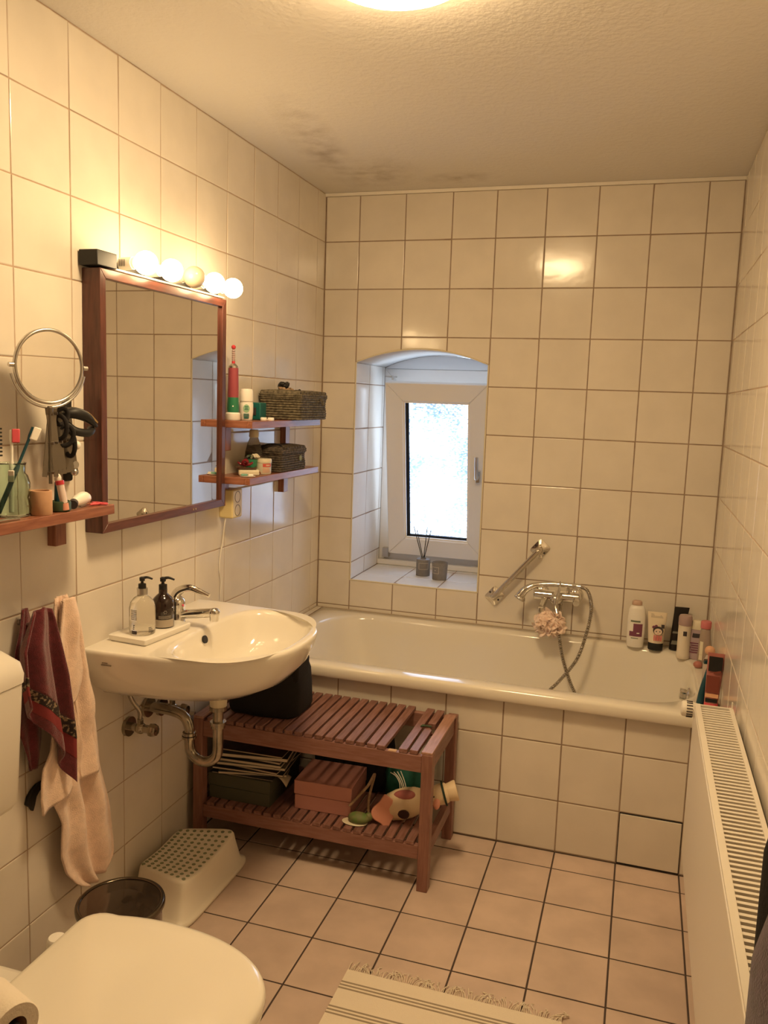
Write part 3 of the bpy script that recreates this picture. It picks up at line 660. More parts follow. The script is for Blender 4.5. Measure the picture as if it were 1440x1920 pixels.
for k in range(4): patch(bm, (0.108, -1.455), 0.0312, FA-0.4, FA+0.75, 0.871+0.0024*k, 0.872+0.0024*k, 6)
for k in range(6):
    a = FA+0.2+0.13*math.cos(k*PI/3); z = 0.890+0.004*math.sin(k*PI/3); patch(bm, (0.108, -1.455), 0.0312, a-0.035, a+0.035, z-0.001, z+0.001, 2)
obj('print', bm, 'greyink', p2)

# ------------------------------------------------------------------ toilet
to = thing('toilet', (0.45, -2.26, 0), 'cream toilet with closed glossy lid in the bottom left corner', 'toilet')
def lring(s, z, x0=0.335, xe=0.802, hw=0.183, yc=-2.262, rb=0.05):
    out = []
    L = (xe-x0); xc = x0+0.40*L
    for i in range(40):      # front half
        a = -PI/2+PI*i/39; ca, sa = math.cos(a), math.sin(a)
        out.append((xc+(xe-xc-(1-s))*max(0, ca)**(2/2.25), yc+(hw-(1-s))*math.copysign(abs(sa)**(2/2.25), sa), z))
    hb = hw*0.80-(1-s); xb = x0+(1-s)
    for i in range(1, 8):   # narrowing towards the hinge, right side
        t = i/8; out.append((xc+(xb+rb-xc)*t, yc+(hw-(1-s))-((hw-(1-s))-hb)*t*t*0.55, z))
    y1 = out[-1][1]
    for i in range(0, 7):
        a = PI/2+PI/2*i/6; out.append((xb+rb+rb*math.cos(a), y1-rb+rb*math.sin(a), z))
    for i in range(1, 10): out.append((xb, (y1-rb)+((2*yc-y1+rb)-(y1-rb))*i/10, z))
    n_ = len(out)
    mir = []
    for p in reversed(out[40:40+7+7]): mir.append((p[0], 2*yc-p[1], z))
    return out+mir
bm = nb(); loft(bm, [lring(0.996, 0.400), lring(1.0, 0.403), lring(1.0, 0.410), lring(0.998, 0.416), lring(0.994, 0.420), lring(0.985, 0.4225), lring(0.962, 0.4245)]); obj('lid', bm, 'lid', to, angle=60)
bm = nb(); loft(bm, [lring(0.99, 0.382), lring(0.996, 0.385), lring(0.996, 0.396), lring(0.99, 0.399)]); obj('seat', bm, 'lid', to, angle=60)
bm = nb()
rgs = [lring(0.98, 0.0, x0=0.25, xe=0.66, hw=0.15), lring(0.98, 0.02, x0=0.25, xe=0.66, hw=0.15), lring(0.98, 0.15, x0=0.25, xe=0.66, hw=0.15), lring(0.985, 0.24, x0=0.25, xe=0.72, hw=0.17), lring(0.975, 0.32, x0=0.30, xe=0.79, hw=0.178), lring(0.99, 0.36, x0=0.315, xe=0.797, hw=0.181), lring(0.99, 0.380, x0=0.315, xe=0.797, hw=0.181)]
bx = nb(); box(bx, 0.02, 0.36, -2.262-0.07, -2.262+0.07, 0.0, 0.325); obj('bowl_back', bx, 'ceramic', to, bevel=0.02, seg=4)
loft(bm, rgs); obj('bowl', bm, 'ceramic', to, angle=60)
for yy in (-2.262+0.075, -2.262-0.075):
    bm = nb(); lathe(bm, (0.322, yy, 0.381), [(0.020, 0), (0.020, 0.020), (0.016, 0.026), (0.002, 0.028)], 20); cyl(bm, (0.315, yy, 0.398), (0.345, yy, 0.400), 0.010, 14); obj('hinge', bm, 'white', to)
bm = nb(); tube(bm, [(0.215, -2.262, 0.34), (0.14, -2.262, 0.345), (0.10, -2.262, 0.38), (0.10, -2.262, 0.62)], 0.026, 20, smooth=6); obj('flush_pipe', bm, 'white', to)
ci = thing('cistern', (0.09, -2.27, 0.61), 'white wall-hung plastic cistern above the toilet at the left edge', 'cistern')
def cr(x1, y0, y1, r, z): return rrect(0.002, x1, y0, y1, r, 6, 4, z)
bm = nb(); loft(bm, [cr(0.150, -2.45, -2.095, 0.02, 0.612), cr(0.158, -2.457, -2.087, 0.022, 0.625), cr(0.168, -2.463, -2.078, 0.022, 0.86), cr(0.169, -2.463, -2.078, 0.022, 0.886)]); obj('tank', bm, 'whiteplastic', ci, angle=50)
bm = nb(); loft(bm, [cr(0.171, -2.466, -2.074, 0.024, 0.888), cr(0.172, -2.467, -2.073, 0.024, 0.905), cr(0.166, -2.463, -2.078, 0.022, 0.930), cr(0.140, -2.44, -2.10, 0.02, 0.955), cr(0.12, -2.42, -2.12, 0.02, 0.960)]); obj('tank_lid', bm, 'whiteplastic', ci, angle=50)

# toilet roll on a stand
ro = thing('toilet_roll', (0.46, -2.45, 0.455), 'toilet paper roll beside the toilet lid, bottom left corner', 'toilet paper')
A = Vector((0.521, -2.528, 0.523)); D = Vector((-0.94, 0.34, 0.0)).normalized(); RR = 0.040
m4 = Matrix.Translation(A) @ aim(D)
bm = nb(); vs = loft(bm, [[(0.019*math.cos(2*PI*i/36), 0.019*math.sin(2*PI*i/36), z) for i in range(36)] if r_ == 0 else [(RR*k_*math.cos(2*PI*i/36), RR*k_*math.sin(2*PI*i/36), z) for i in range(36)] for r_, k_, z in ((0, 1, 0.0), (1, 0.97, 0.0), (1, 1, 0.002), (1, 1, 0.088), (1, 0.97, 0.090), (0, 1, 0.090))], False, False)
xf(bm, vs, m4); obj('paper', bm, 'paperroll', ro, angle=50)
bm = nb(); vs = lathe(bm, (0,0,0), [(0.0188, 0.001), (0.0188, 0.089), (0.0175, 0.089), (0.0175, 0.001)], 28, cap0=False, cap1=False); xf(bm, vs, m4); obj('core', bm, 'beige', ro)
st = thing('roll_holder', (0.42, -2.63, 0), 'chrome stand with arm through the toilet roll, mostly below the picture edge', 'toilet roll holder')
bm = nb(); tail = A + D*0.11; tip = A - D*0.030
tube(bm, [tail, A, tip], 0.0095, 14); sph(bm, tip, 0.013, 14, 8); obj('arm', bm, 'black', st)
bm = nb(); pb = Vector((tail.x, tail.y-0.0, 0)); 
tube(bm, [tip, tip - D*0.02 + Vector((0, -0.01, -0.03)), Vector((0.56, -2.60, 0.30)), Vector((0.56, -2.62, 0.02))], 0.006, 12, smooth=4); obj('pole', bm, 'chrome', st)
bm = nb(); lathe(bm, (0.56, -2.62, 0.0), [(0.075, 0), (0.075, 0.008), (0.06, 0.012), (0.002, 0.014)], 32); obj('foot', bm, 'chrome', st)

# pedal bin
bn = thing('waste_bin', (0.245, -1.862, 0), 'small round bin with dark shiny lid between toilet and stool', 'bin')
BX, BY = 0.240, -1.856
bm = nb(); lathe(bm, (BX, BY, 0), [(0.088, 0), (0.090, 0.004), (0.094, 0.02), (0.101, 0.250)], 48); obj('bin_body', bm, 'binlid', bn)
bm = nb(); lathe(bm, (BX, BY, 0.2505), [(0.1045, 0), (0.1065, 0.005), (0.1065, 0.012), (0.1045, 0.017), (0.0995, 0.0185), (0.096, 0.016)], 56, cap1=False); obj('lid_rim', bm, 'binrim', bn, angle=60)
bm = nb(); lathe(bm, (BX, BY, 0.2505), [(0.0965, 0.014), (0.094, 0.0150), (0.088, 0.0120), (0.05, 0.0145), (0.002, 0.0155)], 48); obj('lid', bm, 'binlid', bn, angle=60)

# step stool
sl = thing('step_stool', (0.14, -1.39, 0), 'low pale plastic step stool with grey-green anti-slip dots', 'stool')
def sring(hx, hy, z, dip=0.0, pinch=0.0, cx=0.132, cy=-1.372, k=0.19):
    out = []
    for i in range(96):
        a = 2*PI*i/96; ca, sa = math.cos(a), math.sin(a)
        x = hx*math.copysign(abs(ca)**(2/6), ca); y = hy*math.copysign(abs(sa)**(2/6), sa)
        q = min(1, abs(y)/0.14); x -= math.copysign(pinch*(1-q*q), x) if abs(x) > pinch else 0
        y *= 1+k*x/0.1
        out.append(Vector((cx+x, cy+y-0.04*x/0.1*0.0, z-dip*(1-min(1, (y/0.15)**2)))))
    return out
bm = nb(); D_ = 0.016
loft(bm, [sring(0.118, 0.176, 0.0), sring(0.122, 0.180, 0.004), sring(0.122, 0.180, 0.012), sring(0.117, 0.175, 0.017), sring(0.110, 0.168, 0.022, pinch=0.002),
          sring(0.103, 0.148, 0.090, dip=0.004, pinch=0.006), sring(0.101, 0.144, 0.112, dip=D_*0.8, pinch=0.007), sring(0.098, 0.141, 0.119, dip=D_, pinch=0.007), sring(0.092, 0.135, 0.1225, dip=D_, pinch=0.006)]
      + [sring(0.092*q, 0.135*q, 0.1225, dip=D_, pinch=0.006*q) for q in (0.85, 0.7, 0.55, 0.4, 0.25, 0.1, 0.01)])
obj('stool_body', bm, 'stool', sl, angle=70)
bm = nb()
for i in range(8):
    for j in range(13):
        y = -0.122+0.244*j/12; x = -0.078+0.156*i/7
        y *= 1+0.19*x/0.1
        lathe(bm, (0.132+x, -1.372+y, 0.1225-D_*(1-min(1, (y/0.15)**2))-0.001), [(0.0058, 0), (0.0058, 0.0022), (0.004, 0.0030)], 10)
obj('grip_dots', bm, 'dots', sl)

# ------------------------------------------------------------------ slatted bench
be = thing('slatted_bench', (0.43, -0.96, 0), 'reddish slatted wooden bench with lower shelf in front of the tub', 'bench')
BX0, BX1, BY0, BY1 = 0.028, 0.842, -1.148, -0.778
for (x, y) in ((BX0, BY0), (BX1-0.034, BY0), (BX0, BY1-0.036), (BX1-0.034, BY1-0.036)):
    bm = nb(); box(bm, x, x+0.034, y, y+0.036, 0.0, 0.444); obj('leg', bm, 'benchz', be, bevel=0.002)
for z0, z1 in ((0.384, 0.437), (0.103, 0.147)):
    for y in (BY0+0.004, BY1-0.024):
        bm = nb(); box(bm, BX0+0.0345, BX1-0.0345, y, y+0.020, z0, z1); obj('long_rail', bm, 'benchx', be, bevel=0.0015)
    for x in (BX0+0.006, BX1-0.026):
        bm = nb(); box(bm, x, x+0.020, BY0+0.0365, BY1-0.0365, z0, z1); obj('side_rail', bm, 'bench', be, bevel=0.0015)
bm = nb(); P_ = 0.0345
sx_ = [0.781-P_*k for k in range(22)]
for k, x in enumerate(sx_):
    if k in (0, 2): continue
    if x < BX0+0.045: continue
    obox(bm, (x, (BY0+BY1)/2+random.uniform(-0.001, 0.001), 0.4445), 0.0265, 0.362, 0.013, rot=R(random.uniform(-0.3, 0.3)))
obj('seat_slats', bm, 'bench', be, bevel=0.0012)
M['palebench'] = mat('pale_bench_wood', (0.44, 0.25, 0.19), 0.42, col2=(0.33, 0.17, 0.125), vs=10, stretch=(12, 1.4, 12))
for xa in (BX1-0.036, BX0+0.001):
    bm = nb(); box(bm, xa, xa+0.035, BY0+0.001, BY1-0.037, 0.4445, 0.4525); obj('end_slat', bm, 'palebench', be, bevel=0.0012)
bm = nb(); box(bm, sx_[0]-0.013, sx_[0]+0.013, -1.142, -0.965, 0.438, 0.451); box(bm, sx_[0]-0.013, sx_[0]+0.013, -0.915, -0.785, 0.438, 0.451)
obox(bm, (sx_[0]-0.004, -0.942, 0.432), 0.020, 0.05, 0.008, rot=R(25)); obj('broken_slat', bm, 'bench', be, label='snapped slat', bevel=0.0012)
bm = nb(); box(bm, sx_[2]-0.013, sx_[2]+0.013, -1.142, -1.126, 0.4372, 0.4385); obj('bare_patch', bm, 'rawwood', be, label='bare pale wood where a slat is missing')
bm = nb()
for k, x in enumerate(sx_):
    if x < BX0+0.045: continue
    box(bm, x-0.0132, x+0.0132, BY0+0.003, BY1-0.004, 0.1475, 0.159)
obj('shelf_slats', bm, 'bench', be, bevel=0.0012)
bm = nb(); tube(bm, [(sx_[0]-0.028, -0.955, 0.452), (sx_[0]-0.018, -0.952, 0.456), (sx_[0]-0.004, -0.948, 0.4545), (sx_[0]+0.006, -0.945, 0.4535)], 0.0030, 8, smooth=4)
for k in range(5): sph(bm, (sx_[0]-0.020+0.003*math.cos(k), -0.953+0.004*math.sin(k*2), 0.4555), 0.0035, 8, 6)
obj('hair_tie', bm, 'dgreen', label='thin dark green hair tie on the broken bench slat', cat='hair tie')

# black toiletry bag on the bench
bg_ = thing('toiletry_bag', (0.23, -0.95, 0.452), 'black cloth toiletry bag on the bench behind the basin', 'bag')
def blob(bm, c, h, seg=40, p=4.0, prof=None, amp=0.004, sc=18, rot=0, seed=0.0, tilt=0):
    # soft-sided box
    rings = []
    for (k, z) in prof:
        r_ = []
        for i in range(seg):
            a = 2*PI*i/seg; ca, sa = math.cos(a), math.sin(a)
            q = Vector((h[0]*k*math.copysign(abs(ca)**(2/p), ca), h[1]*k*math.copysign(abs(sa)**(2/p), sa), z))
            nz = noise.noise_vector(q*sc+Vector((seed, seed, seed)))
            r_.append(q+nz*amp)
        rings.append(r_)
    vs = loft(bm, rings); xf(bm, vs, Matrix.Translation(c) @ Matrix.Rotation(rot, 4, 'Z') @ Matrix.Rotation(tilt, 4, 'Y')); return vs
bm = nb(); vs = blob(bm, (0.232, -0.985, 0.4515), (0.128, 0.095), prof=[(0.5, 0.0), (0.96, 0.003), (1.0, 0.02), (1.0, 0.08), (0.96, 0.125), (0.86, 0.158), (0.6, 0.172), (0.1, 0.174)], amp=0.006, seed=3.0, p=5)
for v in vs:
    if v.co.z > 0.50: v.co.z += (v.co.x-0.232)*0.16*(v.co.z-0.45)/0.15
obj('bag_body', bm, 'blackcloth', bg_, angle=80)
bm = nb(); box(bm, 0.315, 0.358, -1.06, -0.95, 0.572, 0.648); vsx = list(bm.verts)
for v in vsx:
    v.co += noise.noise_vector(v.co*30)*0.006
obj('side_flap', bm, 'blackcloth', bg_, bevel=0.012, seg=4)
bm = nb(); tube(bm, [(0.150, -1.083, 0.548), (0.155, -1.086, 0.560), (0.162, -1.084, 0.574)], 0.003, 8, smooth=3); obj('zip_pull', bm, 'satin', bg_)

# things on the lower bench shelf
ZB = 0.1592
def lidbox(name, label, x0, x1, y0, y1, z0, h, m, group, rot=0):
    r_ = thing(name, ((x0+x1)/2, (y0+y1)/2, z0), label, 'box', group)
    c = Vector(((x0+x1)/2, (y0+y1)/2, 0)); mm = Matrix.Translation(c) @ Matrix.Rotation(rot, 4, 'Z') @ Matrix.Translation(-c)
    bm = nb(); vs = box(bm, x0+0.002, x1-0.002, y0+0.002, y1-0.002, z0, z0+h*0.50); xf(bm, vs, mm); obj('box_body', bm, m, r_, bevel=0.0015)
    bm = nb(); vs = box(bm, x0, x1, y0, y1, z0+h*0.52, z0+h); xf(bm, vs, mm); obj('box_lid', bm, m, r_, bevel=0.0015)
    return r_
lidbox('storage_box', 'dark green cardboard box under the magazines on the bench shelf', 0.066, 0.292, -1.112, -0.86, ZB, 0.088, 'grnbox', 'cardboard boxes on the bench shelf')
lidbox('storage_box', 'salmon pink cardboard box on the bench shelf', 0.362, 0.560, -1.078, -0.905, ZB, 0.098, 'pinkbox', 'cardboard boxes on the bench shelf', rot=R(2))
mags = [(0.066, 0.300, 0.004, 'maga', 'thin dark magazine lying directly on the green box'), (0.072, 0.318, 0.008, 'magc', 'grey magazine with bent corner, second from the bottom of the stack'),
        (0.066, 0.330, 0.007, 'maga', 'dark magazine third from the bottom of the stack'), (0.072, 0.325, 0.007, 'magb', 'brown magazine fourth from the bottom, rotated in the stack'),
        (0.080, 0.330, 0.009, 'magc', 'thick grey magazine in the middle of the stack'), (0.080, 0.325, 0.010, 'maga', 'thick dark magazine just above the middle of the stack'),
        (0.082, 0.330, 0.008, 'magb', 'brown magazine third from the top of the stack'), (0.070, 0.335, 0.012, 'maga', 'bluish dark magazine second from the top of the stack'),
        (0.074, 0.330, 0.006, 'magb', 'topmost brown magazine of the stack under the bench seat')]
z = ZB+0.0885
for k, (x0, x1, th, mm, lab) in enumerate(mags):
    a = R([3, 14, 5, -3, 8, 4, -2, 9, 2][k]); c = ((x0+x1)/2, -1.005+[0, .01, 0, .01, 0, 0.0, 0.015, 0, 0.01][k])
    r_ = thing('magazine', (c[0], c[1], z), lab, 'magazine', 'magazines stacked on the bench shelf'); r_.rotation_euler = (0, 0, a)
    hx = (x1-x0)/2-0.008
    bm = nb(); box(bm, -hx+0.001, hx-0.0015, -0.1015, 0.1015, 0.0008, th-0.0008); obj('pages', bm, 'paper', r_, local=True)
    bm = nb(); box(bm, -hx, hx, -0.103, 0.103, 0, 0.0008); box(bm, -hx, hx, -0.103, 0.103, th-0.0008, th); box(bm, -hx-0.0006, -hx, -0.103, 0.103, 0, th); obj('cover', bm, mm, r_, local=True)
    if k == 1:
        bm = nb(); g = [[(hx-0.03+0.03*i/6, -0.104-0.001*i, 0.0-0.0002*i-0.030*(i/6)**1.6*(1-j/3*0.7)) for i in range(7)] for j in range(4)]
        g = [[(p[0]+0.004*j, p[1]+0.012*j, p[2]) for p in row] for j, row in enumerate(g)]
        loft(bm, g, False, False, closed=False); obj('bent_corner', bm, 'paper', r_, solid=0.0006, local=True)
    z += th+0.0008
    if k in (1, 3): z += 0.004
bm = nb(); blob(bm, (0.495, -0.848, ZB), (0.145, 0.045), prof=[(0.7, 0.0), (0.95, 0.01), (1.0, 0.05), (1.0, 0.14), (0.95, 0.19), (0.7, 0.212), (0.05, 0.216)], amp=0.012, sc=14, seed=8.0)
obj('black_bundle', bm, 'blackcloth', label='black fabric bundle behind the pink box on the bench shelf', cat='bag', angle=80)
# teal cloth with pale stripes
tc_ = thing('striped_cloth', (0.70, -0.90, ZB), 'crumpled teal cloth with pale wavy stripes behind the rubber duck', 'cloth')
bm = nb(); vs = blob(bm, (0.700, -0.905, ZB), (0.072, 0.050), prof=[(0.8, 0.0), (1.0, 0.02), (1.0, 0.08), (0.85, 0.13), (0.45, 0.160), (0.03, 0.170)], amp=0.014, sc=22, seed=1.5, p=2.6); obj('cloth_body', bm, 'tealcloth', tc_, angle=80)
bm = nb()
for k in range(4):
    tube(bm, [(0.660+0.012*k, -0.968-0.001*k, ZB+0.125+0.004*k), (0.680+0.010*k, -0.972, ZB+0.118-0.004*k), (0.694+0.008*k, -0.974, ZB+0.098-0.006*k), (0.697+0.009*k, -0.974, ZB+0.075-0.006*k)], 0.0016, 6, smooth=4)
obj('stripes', bm, 'white', tc_)
# toppled bath duck
du = thing('toy_duck', (0.70, -1.02, ZB), 'cream toy duck with hat lying on its side, pink webbed foot forward', 'toy')
bm = nb(); vs = []
pr = [(0.002, -0.085), (0.030, -0.078), (0.048, -0.055), (0.055, -0.02), (0.055, 0.015), (0.048, 0.05), (0.036, 0.075), (0.026, 0.092), (0.030, 0.105), (0.037, 0.125), (0.039, 0.145), (0.036, 0.160), (0.030, 0.166), (0.002, 0.168)]
DA = Vector((0.715, -1.015, ZB+0.058)); DD = Vector((0.90, 0.30, 0.28)).normalized()
mD = Matrix.Translation(DA) @ aim(DD)
vs = lathe(bm, (0,0,0), pr, 36); xf(bm, vs, mD); obj('body', bm, 'duck', du, angle=80)
bm = nb(); vs = lathe(bm, (0,0,0), [(0.0365, 0.146), (0.046, 0.147), (0.046, 0.153), (0.0365, 0.154)], 36); xf(bm, vs, mD); obj('hat_band', bm, 'dkhat', du)
bm = nb(); vs = lathe(bm, (0,0,0), [(0.030, 0.154), (0.031, 0.160), (0.038, 0.195), (0.036, 0.199), (0.002, 0.200)], 36); xf(bm, vs, mD); obj('hat', bm, 'duck', du, angle=60)
bm = nb(); q = mD @ Vector((0, 0, 0.128)); sph(bm, q+Vector((0.005, -0.040, -0.016)), (0.013, 0.011, 0.020), 18, 12, M4=aim(Vector((0, -0.3, -1)))); obj('beak', bm, 'duckpink', du)
bm = nb(); sph(bm, q+Vector((-0.008, -0.038, 0.008)), 0.0035, 10, 8); obj('eye', bm, 'black', du)
bm = nb(); sph(bm, DA+Vector((0.002, -0.020, 0.040)), (0.044, 0.022, 0.020), 20, 12, M4=Matrix.Rotation(R(-14), 4, 'Y')); obj('wing', bm, 'duckred', du)
bm = nb(); vs = lathe(bm, DA+Vector((0.012, -0.0512, -0.014)), [(0.017, 0), (0.017, 0.006)], 24, sx=1.25, M4=aim((0.05, -1, -0.1))); obj('hole', bm, mat('dark_hole', (0.05, 0.02, 0.02), 0.8), du)
bm = nb(); pts = []   # webbed foot as a scalloped fan
fan = []
for i in range(25):
    a = R(100+170*i/24); rr_ = 0.052+0.008*math.cos(3*(a-R(185))*1.2)
    fan.append((rr_*1.0*math.cos(a), rr_*1.15*math.sin(a)-0.012))
fan = [(0.018, 0.032)] + fan + [(0.022, -0.030)]
vs = prism(bm, fan, 0, 0.012); xf(bm, vs, Matrix.Translation(DA+Vector((-0.050, -0.052, -0.002))) @ Matrix.Rotation(R(22), 4, 'Z') @ Matrix.Rotation(R(80), 4, 'X')); obj('webbed_foot', bm, 'duckpink', du, bevel=0.004, seg=3)
du.scale = (0.88, 0.88, 0.88); du.location.x += 0.012
bm = nb(); tube(bm, [(0.560, -1.086, ZB+0.045), (0.585, -1.070, ZB+0.075), (0.612, -1.055, ZB+0.11), (0.622, -1.02, ZB+0.135), (0.618, -1.045, ZB+0.09), (0.617, -1.06, ZB+0.055), (0.625, -1.085, ZB+0.02), (0.612, -1.10, ZB+0.006)], 0.0045, 10, smooth=7)
obj('cord_handle', bm, 'rope', label='twisted beige cord handle between pink box and toy duck', cat='cord')
fr = thing('toy_frog', (0.575, -1.07, ZB), 'small green toy lying before the pink box on the bench shelf', 'toy')
bm = nb(); sph(bm, (0.598, -1.098, ZB+0.018), (0.036, 0.024, 0.018), 24, 14); sph(bm, (0.628, -1.088, ZB+0.022), (0.014, 0.014, 0.014), 16, 10); obj('toy_body', bm, 'frog', fr)
bm = nb(); lathe(bm, (0.585, -1.100, ZB+0.001), [(0.03, 0), (0.033, 0.002), (0.030, 0.004)], 20, sx=1.3, sy=0.8); obj('toy_base', bm, 'cream', fr)

# ------------------------------------------------------------------ radiator
ra = thing('radiator', (1.62, -1.75, 0.26), 'cream flat panel radiator with slotted top on the right wall', 'radiator')
RX0, RX1, RY0, RY1, RZ0, RZ1 = 1.566, 1.666, -2.62, -1.104, 0.265, 0.700
bm = nb(); box(bm, RX0, RX0+0.014, RY0, RY1, RZ0, RZ1-0.004); obj('front_panel', bm, 'radiator', ra, bevel=0.004, seg=3)
bm = nb(); box(bm, RX1-0.012, RX1, RY0+0.01, RY1-0.01, RZ0+0.01, RZ1-0.012); obj('rear_panel', bm, 'radiator', ra, bevel=0.003)
bm = nb(); box(bm, RX0+0.018, RX1-0.014, RY1-0.004, RY1-0.002, RZ0+0.01, RZ1-0.006); box(bm, RX0+0.018, RX1-0.014, RY0+0.002, RY0+0.004, RZ0+0.01, RZ1-0.006); obj('side_cover', bm, 'radiator', ra)
bm = nb(); box(bm, RX0+0.002, RX0+0.016, RY0, RY1, RZ1-0.006, RZ1+0.002); box(bm, RX1-0.010, RX1, RY0, RY1, RZ1-0.006, RZ1+0.002)
yy = RY1-0.004
box(bm, RX0+0.015, RX1-0.009, RY1-0.008, RY1, RZ1-0.005, RZ1+0.001)
nsl = 86; pit = (RY1-0.012-RY0)/nsl
for k in range(nsl): box(bm, RX0+0.0155, RX1-0.0095, RY0+k*pit, RY0+k*pit+pit*0.46, RZ1-0.006, RZ1-0.0005)
obj('top_grille', bm, 'radiator', ra)
bm = nb(); box(bm, RX0+0.02, RX1-0.018, RY0+0.01, RY1-0.012, RZ0+0.02, RZ1-0.045); obj('convector_core', bm, mat('brown_core', (0.30, 0.24, 0.18), 0.8), ra)  # core between the panels, a darker brown than the enamel
bm = nb(); box(bm, RX1-0.004, RX1-0.001, RY1-0.008, RY1+0.002, RZ1-0.02, RZ1+0.018); obj('corner_clip', bm, 'radiator', ra)
for z in (0.36, 0.60):
    bm = nb(); box(bm, RX1, XR-0.004, -1.5, -1.46, z, z+0.05); box(bm, RX1, XR-0.004, -2.3, -2.26, z, z+0.05); obj('wall_bracket', bm, 'radiator', ra)
kn = thing('thermostat_knob', (1.55, -1.10, 0.678), 'ribbed white thermostat knob at the far end of the radiator', 'thermostat')
bm = nb(); lathe(bm, (1.570, -1.090, 0.678), [(0.019, 0), (0.0205, 0.003), (0.0215, 0.022), (0.021, 0.032), (0.017, 0.035), (0.002, 0.036)], 32, M4=aim((-1, 0.05, 0))); obj('knob', bm, 'whiteplastic', kn)
bm = nb()
for k in range(16):
    a = 2*PI*k/16; c = Vector((1.556, -1.0895+0.0215*math.cos(a), 0.678+0.0215*math.sin(a)))
    obox(bm, c, 0.016, 0.0028, 0.0028, tilt=a)
obj('grip_slots', bm, 'ink', kn)
bm = nb(); cyl(bm, (1.570, -1.090, 0.678), (1.612, -1.092, 0.678), 0.012, 20); cyl(bm, (1.60, -1.092, 0.678), (1.60, -1.108, 0.678), 0.010, 14); cyl(bm, (1.60, -1.092, 0.678), (1.60, -1.092, 0.60), 0.008, 14); obj('valve', bm, 'oldchrome', kn)

# ------------------------------------------------------------------ rug
rg_ = thing('bath_rug', (1.0, -2.0, 0.0), 'cream cotton rug with grey stripes and knotted fringe on the floor', 'rug')
GX0, GX1, GY0, GY1 = 0.733, 1.292, -2.60, -1.562
def strip(bm, y0, y1, z, x0=GX0, x1=GX1, n=28, wob=0.0015):
    a = [[(x0+(x1-x0)*i/n, y, z+wob*math.sin(i*1.3+y*20)+0.0008) for i in range(n+1)] for y in (y0, y1)]
    return a
stripes = []
for base in (-1.608, -1.700, -1.90, -2.0, -2.2, -2.3):
    stripes += [(base-0.005, base), (base-0.0165, base-0.0115), (base-0.028, base-0.023)]
edges = sorted(set([GY0, GY1]+[e for s_ in stripes for e in s_]))
bm = nb(); bm2 = nb()
for a, b in zip(edges, edges[1:]):
    tgt = bm2 if any(abs(a-s_[0]) < 1e-6 for s_ in stripes) else bm
    box(tgt, GX0, GX1, a, b, 0.0012, 0.0065 if tgt is bm2 else 0.0060)
obj('weave', bm, 'rug', rg_); obj('stripe_bands', bm2, 'rugstripe', rg_)
bm = nb(); random.seed(11)
for k in range(120):
    x = GX0+(GX1-GX0)*(k+0.5)/120; s_ = 0.016*math.sin(k*0.35)+random.uniform(-0.012, 0.012); l_ = random.uniform(0.022, 0.042)
    if k in range(112, 120): s_ += 0.02
    tube(bm, [(x, GY1-0.002, 0.004), (x+s_*0.3, GY1+l_*0.4, 0.0045+random.random()*0.006), (x+s_, GY1+l_*0.8, 0.003+random.random()*0.005), (x+s_*0.6+random.uniform(-.006, .006), GY1+l_, 0.003)], 0.0011, 5, smooth=2)
o = obj('fringe', bm, 'rug', rg_); o['kind'] = 'stuff'

# ------------------------------------------------------------------ towels
def curve_at(P, z):
    # P: list of (z, y) sorted by falling z
    if z >= P[0][0]: return P[0][1]
    for (za, ya), (zb_, yb) in zip(P, P[1:]):
        if z >= zb_:
            t = (za-z)/(za-zb_); return ya+(yb-ya)*t
    return P[-1][1]
def cloth(bm, Lc, Rc, z0, z1, xb, amp, waves, n=60, cols=60, ph=0.0, top=0.35, lag=0.0, seed=0.0, slant=None):
    rows = []
    for j in range(n+1):
        t = j/n; row = []
        for i in range(cols+1):
            u = i/cols
            z = z0+(z1-z0)*t
            if slant: z = z0 + (z1+slant(u)-z0)*t
            yl_, yr_ = curve_at(Lc, z), curve_at(Rc, z)
            y = yl_+(yr_-yl_)*u
            a = amp*(top+(1-top)*min(1, t*2.2))
            x = xb + a*(0.6*math.sin(2*PI*waves*u+ph+1.2*t)+0.4*math.sin(2*PI*waves*0.53*u+ph*2-1.7*t)) + noise.noise(Vector((y*14+seed, z*9, seed)))*0.010*min(1, t*3)
            x -= 0.012*max(0, 1-abs(u-0.5)*2.2)*0
            row.append((max(0.006, x), y+0.004*math.sin(9*t+u*5+ph), z))
        rows.append(row)
    loft(bm, rows, False, False, closed=False)
pe = thing('hand_towel', (0.04, -1.75, 1.0), 'long peach terry towel hanging on the wall beside the basin', 'towel', 'hand towels on the left wall')
bm = nb()
cloth(bm, [(1.0, -1.827), (.95, -1.834), (.87, -1.836), (.79, -1.840), (.684, -1.848), (.55, -1.852), (.48, -1.850), (.41, -1.822), (.315, -1.823), (.26, -1.800), (.212, -1.765), (.17, -1.70)],
      [(1.0, -1.775), (.987, -1.767), (.90, -1.742), (.795, -1.714), (.684, -1.687), (.553, -1.655), (.417, -1.622), (.263, -1.597), (.21, -1.600), (.17, -1.63)], 0.998, 0.178, 0.036, 0.016, 2.6, ph=0.4, seed=1)
cloth(bm, [(1.0, -1.825), (.87, -1.838), (.717, -1.852), (.6, -1.852)], [(1.0, -1.790), (.90, -1.765), (.80, -1.752), (.6, -1.750)], 0.996, 0.690, 0.060, 0.010, 1.2, ph=1.8, seed=4, slant=lambda u: 0.055*u)
cloth(bm, [(1.0, -1.825), (.75, -1.845), (.64, -1.878), (.594, -1.905), (.515, -1.912), (.47, -1.90)], [(1.0, -1.80), (.70, -1.765), (.593, -1.748), (.47, -1.748)], 0.99, 0.470, 0.052, 0.010, 1.6, ph=0.9, seed=6, slant=lambda u: 0.006+0.020*u)
